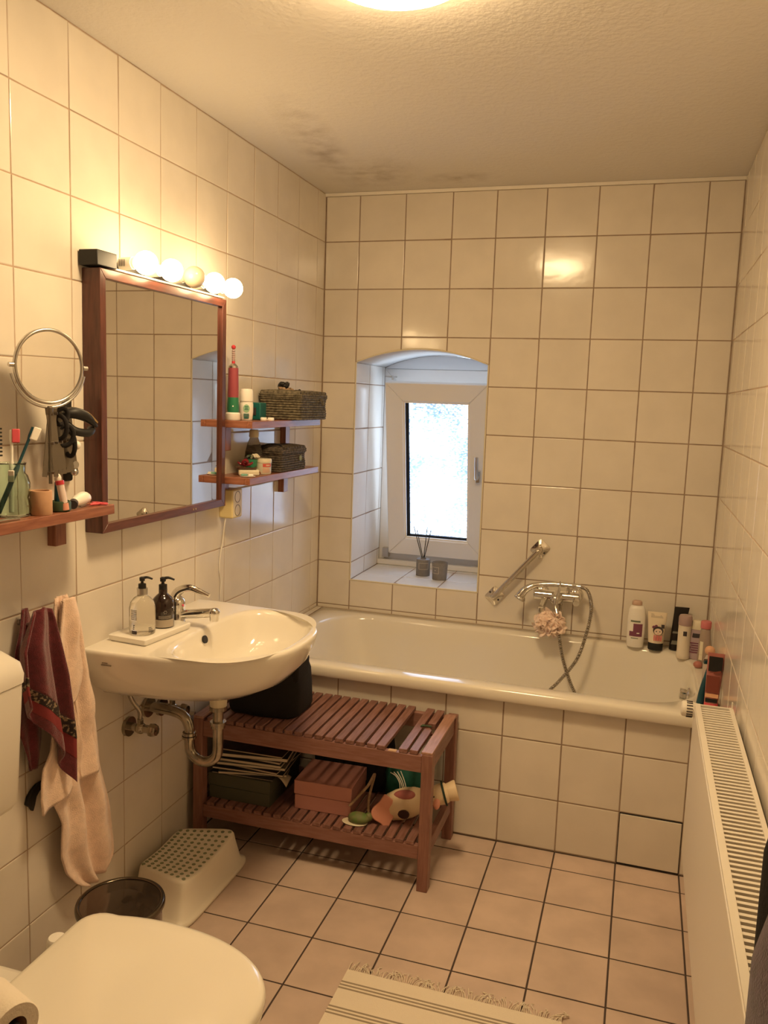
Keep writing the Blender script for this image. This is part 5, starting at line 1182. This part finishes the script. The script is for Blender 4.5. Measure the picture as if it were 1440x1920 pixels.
r_ = thing('travel_soap', (0.11, -0.935, ZL), 'flat teal and white piece at the corner of the lower shelf', 'soap')
bm = nb(); lathe(bm, (0.112, -0.940, ZL), [(0.018, 0), (0.022, 0.002), (0.022, 0.003)], 24, sx=1.2, sy=0.8, rot=R(25)); obj('saucer', bm, 'white', r_)
bm = nb(); obox(bm, (0.102, -0.945, ZL+0.0065), 0.022, 0.018, 0.006, rot=R(25)); obj('teal_part', bm, mat('pale_teal', (0.15, 0.36, 0.30), 0.4), r_, bevel=0.002)
bm = nb(); obox(bm, (0.121, -0.935, ZL+0.0060), 0.017, 0.017, 0.005, rot=R(25)); obj('white_part', bm, 'white', r_, bevel=0.002)
bm = nb(); tube(bm, [(0.060, -0.735, ZL+0.088), (0.085, -0.720, ZL+0.100), (0.110, -0.690, ZL+0.098), (0.120, -0.660, ZL+0.0805)], 0.003, 8, smooth=5); tube(bm, [(0.070, -0.742, ZL+0.086), (0.10, -0.722, ZL+0.092), (0.120, -0.690, ZL+0.084)], 0.003, 8, smooth=5); obj('black_strap', bm, 'blackcloth', label='black looped strap lying on the small basket lid', cat='strap')

# socket with cable
so = thing('wall_socket', (0.0, -0.88, 1.09), 'yellowed white double wall socket below the lower shelf', 'socket')
bm = nb(); box(bm, 0.001, 0.054, -0.935, -0.862, 1.082, 1.182); obj('socket_box', bm, 'yellowed', so, bevel=0.006, seg=3)
for z in (1.108, 1.155):
    bm = nb(); lathe(bm, (0.0535, -0.8985, z), [(0.0205, 0), (0.0205, 0.0012), (0.018, 0.0012), (0.017, -0.003), (0.002, -0.003)], 28, axis='X'); obj('socket_opening', bm, 'hole', so)
bm = nb(); tube(bm, [(0.024, -0.928, 1.083), (0.020, -0.930, 1.05), (0.012, -0.925, 1.00), (0.008, -0.935, 0.95), (0.008, -0.940, 0.90), (0.006, -0.925, 0.86), (0.008, -0.930, 0.81), (0.004, -0.925, 0.74), (0.004, -0.925, 0.60)], 0.0026, 8, smooth=6)
obj('mains_cable', bm, 'white', label='thin white cable hanging from the socket behind the basin', cat='cable')

# ------------------------------------------------------------------ window sill pots
rd = thing('reed_diffuser', (0.43, 0.235, SILL), 'grey pot with three black reeds on the window sill', 'diffuser')
bm = nb(); lathe(bm, (0.437, 0.235, SILL+0.001), [(0.030, 0), (0.0325, 0.003), (0.0325, 0.076), (0.030, 0.079), (0.012, 0.079), (0.012, 0.086), (0.009, 0.086), (0.008, 0.05), (0.002, 0.04)], 32); obj('pot', bm, 'concrete', rd, angle=50)
for a, b in (((0.430, 0.232, 0.78), (0.388, 0.225, 0.925)), ((0.437, 0.240, 0.78), (0.446, 0.250, 0.920)), ((0.441, 0.235, 0.78), (0.472, 0.220, 0.915)), ((0.435, 0.232, 0.78), (0.400, 0.235, 0.91))):
    bm = nb(); cyl(bm, a, b, 0.0019, 8); obj('reed', bm, 'black', rd)
cn = thing('candle_pot', (0.53, 0.19, SILL), 'wider grey candle pot beside the reed diffuser', 'candle')
bm = nb(); lathe(bm, (0.530, 0.180, SILL+0.001), [(0.031, 0), (0.033, 0.004), (0.0365, 0.080), (0.0350, 0.082), (0.033, 0.080), (0.031, 0.066), (0.002, 0.066)], 32); obj('pot', bm, 'concrete', cn, angle=50)
def outline(bm, c, r, ac, w_, z0, z1, r1=None):
    t_ = 0.0012; ta = t_/r
    patch(bm, c, r, ac-w_, ac+w_, z0, z0+t_, 8); patch(bm, c, r1 or r, ac-w_, ac+w_, z1-t_, z1, 8)
    patch(bm, c, r, ac-w_, ac-w_+ta, z0, z1, 1, r1=r1); patch(bm, c, r, ac+w_-ta, ac+w_, z0, z1, 1, r1=r1)
bm = nb(); outline(bm, (0.437, 0.235), 0.0326, -R(72), 0.72, SILL+0.035, SILL+0.065); obj('label_frame', bm, 'paper', rd)
bm = nb(); outline(bm, (0.530, 0.180), 0.0350, -R(112), 0.50, SILL+0.034, SILL+0.064, r1=0.0362); patch(bm, (0.530, 0.180), 0.0358, -R(112)-0.06, -R(112)+0.06, SILL+0.047, SILL+0.050, 2); obj('label_frame', bm, 'paper', cn)

# ------------------------------------------------------------------ grab bar, bath mixer, hose, puff
gb = thing('grab_bar', (0.91, -0.03, 0.80), 'slanted chrome grab bar on the tiles right of the window', 'grab bar')
ga, gc = Vector((1.000, -0.046, 0.908)), Vector((0.818, -0.046, 0.690)); gd = (ga-gc).normalized()
bm = nb(); pts = [ga+Vector((0, 0.040, 0))+gd*0.003, ga+Vector((0, 0.015, 0))+gd*0.001, ga-gd*0.010, ga-gd*0.03, gc+gd*0.03, gc+gd*0.010, gc+Vector((0, 0.015, 0))-gd*0.001, gc+Vector((0, 0.040, 0))-gd*0.003]
tube(bm, pts, 0.0115, 18, smooth=6); obj('bar', bm, 'chrome2', gb, angle=60)
for p in (ga, gc):
    bm = nb(); ang = math.atan2(gd.z, gd.x)
    vs = loft(bm, [rrect(-0.034, 0.034, -0.030, 0.030, 0.010, 5, 3, 0.0), rrect(-0.034, 0.034, -0.030, 0.030, 0.010, 5, 3, 0.005), rrect(-0.022, 0.022, -0.020, 0.020, 0.010, 5, 3, 0.011), rrect(-0.014, 0.014, -0.013, 0.013, 0.008, 5, 3, 0.016)])
    xf(bm, vs, Matrix.Translation((p.x, -0.0015, p.z)) @ Matrix.Rotation(PI/2, 4, 'X') @ Matrix.Rotation(ang, 4, 'Z')); pl_ = obj('mount_plate', bm, 'chrome2', gb, angle=40)
    bm = nb()
    for s_ in (-1, 1): cyl(bm, (p.x+0.024*s_*math.cos(ang+1.57), -0.010, p.z+0.024*s_*math.sin(ang+1.57)), (p.x+0.024*s_*math.cos(ang+1.57), -0.013, p.z+0.024*s_*math.sin(ang+1.57)), 0.004, 10)
    obj('screws', bm, 'ink', pl_)
mx = thing('bath_mixer', (1.08, -0.05, 0.72), 'chrome bath mixer tap on the tiled wall above the tub', 'faucet')
bm = nb()
for x in (1.015, 1.155): lathe(bm, (x, -0.0015, 0.728), [(0.034, 0), (0.033, 0.006), (0.020, 0.016), (0.016, 0.018), (0.016, 0.045)], 28, M4=aim((0, -1, 0)))
cyl(bm, (0.998, -0.062, 0.728), (1.172, -0.062, 0.728), 0.0225, 24); sph(bm, (1.172, -0.062, 0.728), (0.012, 0.0225, 0.0225), 18, 12); sph(bm, (0.998, -0.062, 0.728), (0.010, 0.0225, 0.0225), 18, 12)
cyl(bm, (1.085, -0.062, 0.728), (1.085, -0.098, 0.722), 0.024, 24); sph(bm, (1.085, -0.098, 0.722), 0.024, 20, 12)
obj('mixer_body', bm, 'chrome', mx, angle=50)
bm = nb(); tube(bm, [(1.085, -0.115, 0.722), (1.090, -0.135, 0.700), (1.098, -0.150, 0.675)], 0.009, 12, smooth=4); obj('lever', bm, 'chrome', mx)
bm = nb(); tube(bm, [(1.04, -0.07, 0.715), (1.035, -0.11, 0.700), (1.033, -0.15, 0.688)], 0.013, 14, smooth=4); cyl(bm, (1.033, -0.148, 0.694), (1.033, -0.150, 0.676), 0.014, 16); obj('spout', bm, 'chrome', mx)
bm = nb(); cyl(bm, (1.13, -0.065, 0.748), (1.13, -0.065, 0.770), 0.007, 12); tube(bm, [(1.13, -0.085, 0.772), (1.13, -0.065, 0.766), (1.13, -0.045, 0.772)], 0.006, 10, smooth=3); obj('cradle', bm, 'chrome', mx)
bm = nb(); cyl(bm, (1.165, -0.085, 0.722), (1.167, -0.105, 0.714), 0.013, 14); obj('diverter_knob', bm, 'chrome', mx)
hsn = thing('hand_shower', (1.05, -0.09, 0.77), 'chrome hand shower with ribbed hose resting across the bath mixer', 'shower')
bm = nb(); tube(bm, [(0.940, -0.105, 0.722), (0.962, -0.100, 0.752), (1.000, -0.092, 0.772), (1.060, -0.086, 0.780), (1.120, -0.084, 0.782), (1.180, -0.086, 0.780)], 0.012, 16, smooth=6, rad=lambda t: 0.019-0.009*min(1, t*2.2) + 0.002*(t > 0.9))
lathe(bm, (0.946, -0.106, 0.724), [(0.018, 0), (0.024, 0.010), (0.024, 0.016), (0.021, 0.018), (0.002, 0.018)], 24, M4=aim((-0.55, -0.15, -1))); obj('handpiece', bm, 'chrome', hsn, angle=60)
hp = [(1.178, -0.086, 0.780), (1.205, -0.095, 0.772), (1.224, -0.12, 0.738), (1.230, -0.15, 0.69), (1.216, -0.18, 0.60), (1.188, -0.21, 0.51), (1.130, -0.25, 0.43), (1.070, -0.28, 0.36), (1.04, -0.32, 0.28), (1.08, -0.36, 0.205), (1.17, -0.37, 0.19), (1.24, -0.34, 0.25), (1.215, -0.29, 0.36), (1.172, -0.24, 0.43), (1.135, -0.19, 0.505), (1.112, -0.155, 0.59), (1.105, -0.12, 0.66), (1.105, -0.075, 0.715)]
bm = nb(); P2 = catmull(hp, 60); L_ = 0; rad_ = []
prev = P2[0]; pts = []; 
for p in P2:
    L_ += (p-prev).length; prev = p; pts.append(p); rad_.append(0.0068+0.0016*math.sin(L_/0.0075*2*PI))
n_ = len(pts); tube(bm, pts, 0.007, 9, rad=lambda t: rad_[min(n_-1, int(round(t*(n_-1))))]); obj('hose', bm, 'steel', hsn, angle=50)
pf = thing('bath_puff', (1.068, -0.135, 0.63), 'pale pink mesh bath puff hanging from the bath mixer', 'bath sponge')
random.seed(5); bm = nb()
for k in range(52):
    d_ = Vector((random.gauss(0, 1), random.gauss(0, 1)-0.4, random.gauss(0, 1))).normalized(); c = Vector((1.068, -0.150, 0.632))+Vector((d_.x*0.040, d_.y*0.026, d_.z*0.032))
    rr_ = random.uniform(0.022, 0.034); m = Matrix.Translation(c) @ aim((d_+Vector((random.uniform(-.7, .7), random.uniform(-.7, .7), random.uniform(-.7, .7)))).normalized())
    ph_ = random.uniform(0, 6); rows = []
    for j in range(4):
        q = rr_*(j+0.3)/3.3; rows.append([m @ Vector((q*math.cos(2*PI*i/22), q*math.sin(2*PI*i/22), 0.35*q*math.sin(4*2*PI*i/22+ph_)*(j/3)+0.3*q)) for i in range(22)])
    loft(bm, rows, False, False)
obj('ruffles', bm, 'puff', pf, solid=0.0008, angle=80)
bm = nb()
for s_ in (-1, 1): tube(bm, [(1.098, -0.103, 0.80), (1.100+0.002*s_, -0.125, 0.78), (1.092+0.005*s_, -0.140, 0.72), (1.080+0.003*s_, -0.150, 0.66)], 0.0022, 8, smooth=5)
obj('cord', bm, 'satin', pf)

# ------------------------------------------------------------------ toiletries on the tub rim
ZT = 0.5562
def flatbottle(root, c, prof, m, rot, flat=0.62, name='bottle_body', seg=32, ang=60):
    bm = nb(); lathe(bm, (c[0], c[1], ZT), prof, seg, sx=1.0, sy=flat, rot=rot); return obj(name, bm, m, root, angle=ang)
def sq_tube(bm, c, w0, d0, w1, z0, z1, rot, lean=(0, 0), n=10, seg=32):
    # crimped tube: oval at z0, flat at z1
    rings = []
    for j in range(n+1):
        t_ = j/n; w_ = w0+(w1-w0)*t_; d_ = d0*(1-t_)**0.8+0.0012
        rings.append([(w_*math.cos(2*PI*i/seg), d_*math.sin(2*PI*i/seg), z0+(z1-z0)*t_) for i in range(seg)])
    vs = loft(bm, rings); 
    for v in vs: v.co.x += lean[0]*(v.co.z-z0); v.co.y += lean[1]*(v.co.z-z0)
    xf(bm, vs, Matrix.Translation((c[0], c[1], 0)) @ Matrix.Rotation(rot, 4, 'Z')); return vs
def plaque(bm, c, rot, pts, off, z0=0, th=0.0006, lean=0.0):
    vs = prism(bm, pts, off, off+th, lambda u, v, h: (u, -h+lean*(v-z0), v)); xf(bm, vs, Matrix.Translation((c[0], c[1], 0)) @ Matrix.Rotation(rot, 4, 'Z'))
s1 = thing('shampoo_bottle', (1.405, -0.085, ZT), 'white shampoo bottle with plum label, leftmost on the tub rim', 'bottle', 'toiletries on the tub rim')
c1 = (1.405, -0.070)
flatbottle(s1, c1, [(0.030, 0), (0.033, 0.004), (0.035, 0.06), (0.0345, 0.12), (0.031, 0.155), (0.024, 0.168), (0.015, 0.171)], 'white', 0)
bm = nb(); lathe(bm, (c1[0]-0.002, c1[1], ZT+0.1712), [(0.019, 0), (0.020, 0.004), (0.019, 0.014), (0.014, 0.018), (0.002, 0.019)], 24, sy=0.7); obj('cap', bm, mat('pink_beige_cap', (0.55, 0.38, 0.30), 0.4), s1)
bm = nb(); patch(bm, c1, 0.0352, -PI/2-0.75, -PI/2+0.75, ZT+0.046, ZT+0.098, 12, sy=0.62, r1=0.0352); obj('label', bm, 'plum', s1)
bm = nb(); patch(bm, c1, 0.0354, -PI/2-0.80, -PI/2-0.30, ZT+0.066, ZT+0.100, 6, sy=0.625); patch(bm, c1, 0.0356, -PI/2+0.1, -PI/2+0.4, ZT+0.058, ZT+0.062, 4, sy=0.625); obj('label_corner', bm, 'white', s1)
bm = nb(); patch(bm, c1, 0.0352, -PI/2-0.65, -PI/2+0.45, ZT+0.104, ZT+0.111, 8, sy=0.62); patch(bm, c1, 0.0354, -PI/2-0.5, -PI/2+0.3, ZT+0.037, ZT+0.040, 8, sy=0.62); obj('label_print', bm, mat('green_grey_print', (0.16, 0.19, 0.14), 0.5), s1)
s2 = thing('shampoo_tube', (1.483, -0.092, ZT), 'cream tube with black cap and drawn doll face on the tub rim', 'tube', 'toiletries on the tub rim')
c2 = (1.483, -0.080)
bm = nb(); lathe(bm, (c2[0], c2[1], ZT), [(0.027, 0), (0.0285, 0.003), (0.0285, 0.027), (0.027, 0.029)], 32, sy=0.72); obj('cap', bm, 'black', s2)
bm = nb(); sq_tube(bm, c2, 0.029, 0.020, 0.037, ZT+0.0295, ZT+0.152, 0); obj('tube_body', bm, mat('cream_tube', (0.80, 0.70, 0.54), 0.35), s2, angle=60)
def oval(cx, cz, rx, rz, n=20): return [(cx+rx*math.cos(2*PI*i/n), cz+rz*math.sin(2*PI*i/n)) for i in range(n)]
ln = 0.145; zf = ZT+0.078
bm = nb(); plaque(bm, c2, 0, oval(0.006, zf+0.004, 0.0195, 0.0165), 0.0215, zf, lean=ln); ha = obj('drawn_hair', bm, 'ink', s2)
bm = nb(); plaque(bm, c2, 0, oval(0.006, zf, 0.0150, 0.0125), 0.0222, zf, lean=ln); obj('drawn_face', bm, mat('face_print', (0.78, 0.62, 0.50), 0.5), s2)
bm = nb()
for q in (-1, 1): plaque(bm, c2, 0, oval(0.006+0.0065*q, zf+0.001, 0.0022, 0.0026, 10), 0.0229, zf, lean=ln)
obj('drawn_eyes', bm, 'ink', s2)
bm = nb(); plaque(bm, c2, 0, oval(0.006, zf-0.006, 0.0018, 0.0012, 8), 0.0229, zf, lean=ln); obj('drawn_mouth', bm, 'red', s2)
bm = nb(); plaque(bm, c2, 0, oval(-0.010, zf+0.016, 0.0075, 0.0060, 10), 0.0195, zf, lean=ln); plaque(bm, c2, 0, oval(-0.002, zf+0.021, 0.0055, 0.0050, 10), 0.0190, zf, lean=ln); obj('drawn_bow', bm, 'plum', s2)
bm = nb()
for k in range(5): plaque(bm, c2, 0, [(-0.009+0.0065*k, zf-0.036), (-0.0055+0.0065*k, zf-0.036), (-0.0055+0.0065*k, zf-0.014), (-0.009+0.0065*k, zf-0.014)], 0.0230, zf, lean=ln)
obj('striped_dress', bm, 'pinkred', s2)
bm = nb(); plaque(bm, c2, 0, [(0.017, zf+0.014), (0.029, zf+0.014), (0.029, zf+0.028), (0.017, zf+0.028)], 0.0165, zf, lean=ln); obj('price_sticker', bm, 'ink', s2)
bm = nb()
for k in range(4): plaque(bm, c2, 0, [(-0.024, ZT+0.131+0.004*k), (0.022-0.003*k, ZT+0.131+0.004*k), (0.022-0.003*k, ZT+0.1323+0.004*k), (-0.024, ZT+0.1323+0.004*k)], 0.0058-0.0006*k, ZT+0.131, lean=0.12)
obj('tube_print', bm, 'greyink', s2)
s3 = thing('conditioner_tube', (1.55, -0.04, ZT), 'tall black tube leaning against the tiles behind the mauve-capped can', 'tube', 'toiletries on the tub rim')
bm = nb(); sq_tube(bm, (1.556, -0.055), 0.021, 0.015, 0.028, ZT+0.003, ZT+0.172, R(4), lean=(0.12, 0.10)); obj('tube_body', bm, mat('black_tube', (0.015, 0.012, 0.012), 0.3), s3, angle=60)
bm = nb(); vs = prism(bm, [(-0.018, ZT+0.025), (0.012, ZT+0.025), (0.015, ZT+0.040), (-0.016, ZT+0.040)], 0.0155, 0.016, lambda u, v, h: (u, -h+0.1*(v-ZT), v)); vs += prism(bm, [(-0.020, ZT+0.068), (0.016, ZT+0.068), (0.016, ZT+0.076), (-0.019, ZT+0.076)], 0.0145, 0.015, lambda u, v, h: (u, -h+0.14*(v-ZT), v))
for v in vs: v.co.x += 0.12*(v.co.z-ZT)
xf(bm, vs, Matrix.Translation((1.556, -0.055, 0))); obj('label', bm, mat('dim_label', (0.20, 0.20, 0.17), 0.4), s3)
s4 = thing('spray_can', (1.585, -0.165, ZT), 'white spray can with mauve cap on the tub rim', 'spray can', 'toiletries on the tub rim')
c4 = (1.584, -0.155)
bm = nb(); lathe(bm, (c4[0], c4[1], ZT), [(0.0235, 0), (0.0250, 0.003), (0.0250, 0.018), (0.0240, 0.020), (0.0240, 0.130)], 32); obj('can_body', bm, mat('can_white', (0.76, 0.68, 0.56), 0.35), s4)
bm = nb(); lathe(bm, (c4[0], c4[1], ZT+0.1305), [(0.0245, 0), (0.0250, 0.003), (0.0250, 0.030), (0.0215, 0.038), (0.002, 0.039)], 32); obj('cap', bm, 'mauve', s4, angle=50)
bm = nb(); patch(bm, c4, 0.0242, -PI/2-0.25, -PI/2+0.30, ZT+0.092, ZT+0.110, 5); obj('square_label', bm, 'ink', s4)
s5 = thing('lotion_bottle', (1.625, -0.185, ZT), 'lilac bottle with white cap, right of the spray can', 'bottle', 'toiletries on the tub rim')
c5 = (1.630, -0.150)
flatbottle(s5, c5, [(0.026, 0), (0.030, 0.004), (0.034, 0.03), (0.034, 0.085), (0.026, 0.118)], 'lilac', R(-12), 0.55)
bm = nb(); lathe(bm, (c5[0], c5[1], ZT+0.1185), [(0.0260, 0), (0.0245, 0.004), (0.0225, 0.030), (0.019, 0.033), (0.002, 0.0335)], 28, sy=0.65, rot=R(-12)); obj('cap', bm, 'cream', s5, angle=50)
bm = nb(); patch(bm, c5, 0.0345, -PI/2-0.55, -PI/2+0.35, ZT+0.088, ZT+0.104, 8, sy=0.56, r1=0.032); obj('round_badge', bm, 'ink', s5)
bm = nb()
for k in range(5): patch(bm, c5, 0.0346, -PI/2-0.75+0.1*(k % 2), -PI/2+0.4-0.05*k, ZT+0.028+0.009*k, ZT+0.032+0.009*k, 8, sy=0.56)
obj('label_print', bm, 'plum', s5)
s6 = thing('clear_bottle', (1.65, -0.24, ZT), 'clear bottle with pink-red cap against the right wall', 'bottle', 'toiletries on the tub rim')
c6 = (1.6515, -0.245)
bm = nb(); lathe(bm, (c6[0], c6[1], ZT), [(0.018, 0), (0.0215, 0.003), (0.0225, 0.05), (0.020, 0.110), (0.017, 0.145), (0.014, 0.148)], 28); obj('bottle_body', bm, mat('milky_clear', (0.62, 0.50, 0.42), 0.2, trans=0.5), s6, angle=60)
bm = nb(); lathe(bm, (c6[0], c6[1], ZT+0.1485), [(0.0185, 0), (0.0190, 0.003), (0.0190, 0.024), (0.0165, 0.027), (0.002, 0.0275)], 24); obj('cap', bm, mat('pink_red_cap', (0.58, 0.17, 0.18), 0.4), s6)
bm = nb(); patch(bm, c6, 0.0222, -PI/2-0.9, -PI/2-0.3, ZT+0.03, ZT+0.10, 6, r1=0.0210); obj('label', bm, 'cream', s6)
s7 = thing('soap_ball', (1.64, -0.30, ZT), 'small dusky pink soap lying before the lilac bottle', 'soap', 'toiletries on the tub rim')
bm = nb(); sph(bm, (1.632, -0.268, ZT+0.013), (0.016, 0.012, 0.013), 18, 12); obj('soap', bm, mat('dusky_pink', (0.45, 0.17, 0.14), 0.4), s7)
s8 = thing('ball_bottle', (1.65, -0.42, ZT), 'bottle topped by an orange ball behind the red tube', 'bottle', 'toiletries on the tub rim')
bm = nb(); lathe(bm, (1.652, -0.470, ZT), [(0.016, 0), (0.019, 0.003), (0.019, 0.08), (0.012, 0.105), (0.009, 0.112)], 24); obj('bottle_body', bm, mat('pale_bottle', (0.50, 0.42, 0.36), 0.3), s8, angle=60)
bm = nb(); sph(bm, (1.652, -0.470, ZT+0.126), 0.0170, 20, 12); obj('ball_cap', bm, 'orange', s8)
s9 = thing('razor', (1.63, -0.60, ZT), 'dark teal razor standing beside the red tube', 'razor', 'toiletries on the tub rim')
bm = nb(); tube(bm, [(1.617, -0.680, ZT+0.004), (1.622, -0.675, ZT+0.05), (1.633, -0.665, ZT+0.10), (1.640, -0.655, ZT+0.128)], 0.009, 14, smooth=5, rad=lambda t: 0.0125-0.006*t); obj('handle', bm, 'tealblue', s9, angle=60)
bm = nb(); obox(bm, (1.636, -0.652, ZT+0.138), 0.034, 0.010, 0.016, rot=R(10), tilt=R(25)); hd = obj('razor_head', bm, 'tealblue', s9, bevel=0.003)
bm = nb(); obox(bm, (1.632, -0.658, ZT+0.146), 0.028, 0.003, 0.008, rot=R(10), tilt=R(25)); obj('blades', bm, 'satin', s9)
s10 = thing('shower_gel_tube', (1.655, -0.69, ZT), 'red and black tube standing at the near end of the tub rim', 'tube', 'toiletries on the tub rim')
c10 = (1.648, -0.700)
bm = nb(); sq_tube(bm, c10, 0.021, 0.016, 0.026, ZT+0.020, ZT+0.182, R(-6), lean=(0.03, 0.02)); obj('tube_body', bm, mat('salmon_red_tube', (0.42, 0.15, 0.13), 0.3), s10, angle=60)
bm = nb(); lathe(bm, (c10[0], c10[1], ZT), [(0.021, 0), (0.022, 0.003), (0.021, 0.0195)], 24, sy=0.8); obj('cap', bm, 'pinkred', s10)
def pl10(z0, z1, o0, w_): return [(-w_, z0), (w_, z0), (w_, z1), (-w_, z1)]
bm = nb(); plaque(bm, c10, R(-6), [(p[0]+0.004, p[1]) for p in pl10(ZT+0.125, ZT+0.172, 0, 0.0205)], 0.0102, ZT+0.125, lean=0.13); plaque(bm, c10, R(-6), pl10(ZT+0.024, ZT+0.036, 0, 0.018), 0.0166, ZT+0.024, lean=0.05); obj('black_label', bm, 'black', s10)
bm = nb(); plaque(bm, c10, R(-6), pl10(ZT+0.040, ZT+0.052, 0, 0.020), 0.0162, ZT+0.040, lean=0.09); obj('pale_band', bm, 'orange', s10)
bm = nb(); plaque(bm, c10, R(-6), [(0.0, ZT+0.118), (0.022, ZT+0.124), (0.022, ZT+0.130), (0.0, ZT+0.124)], 0.0118, ZT+0.118, lean=0.11); plaque(bm, c10, R(-6), pl10(ZT+0.056, ZT+0.110, 0, 0.0195), 0.0152, ZT+0.056, lean=0.095); obj('brown_label', bm, mat('brown_red_print', (0.20, 0.05, 0.035), 0.4), s10)
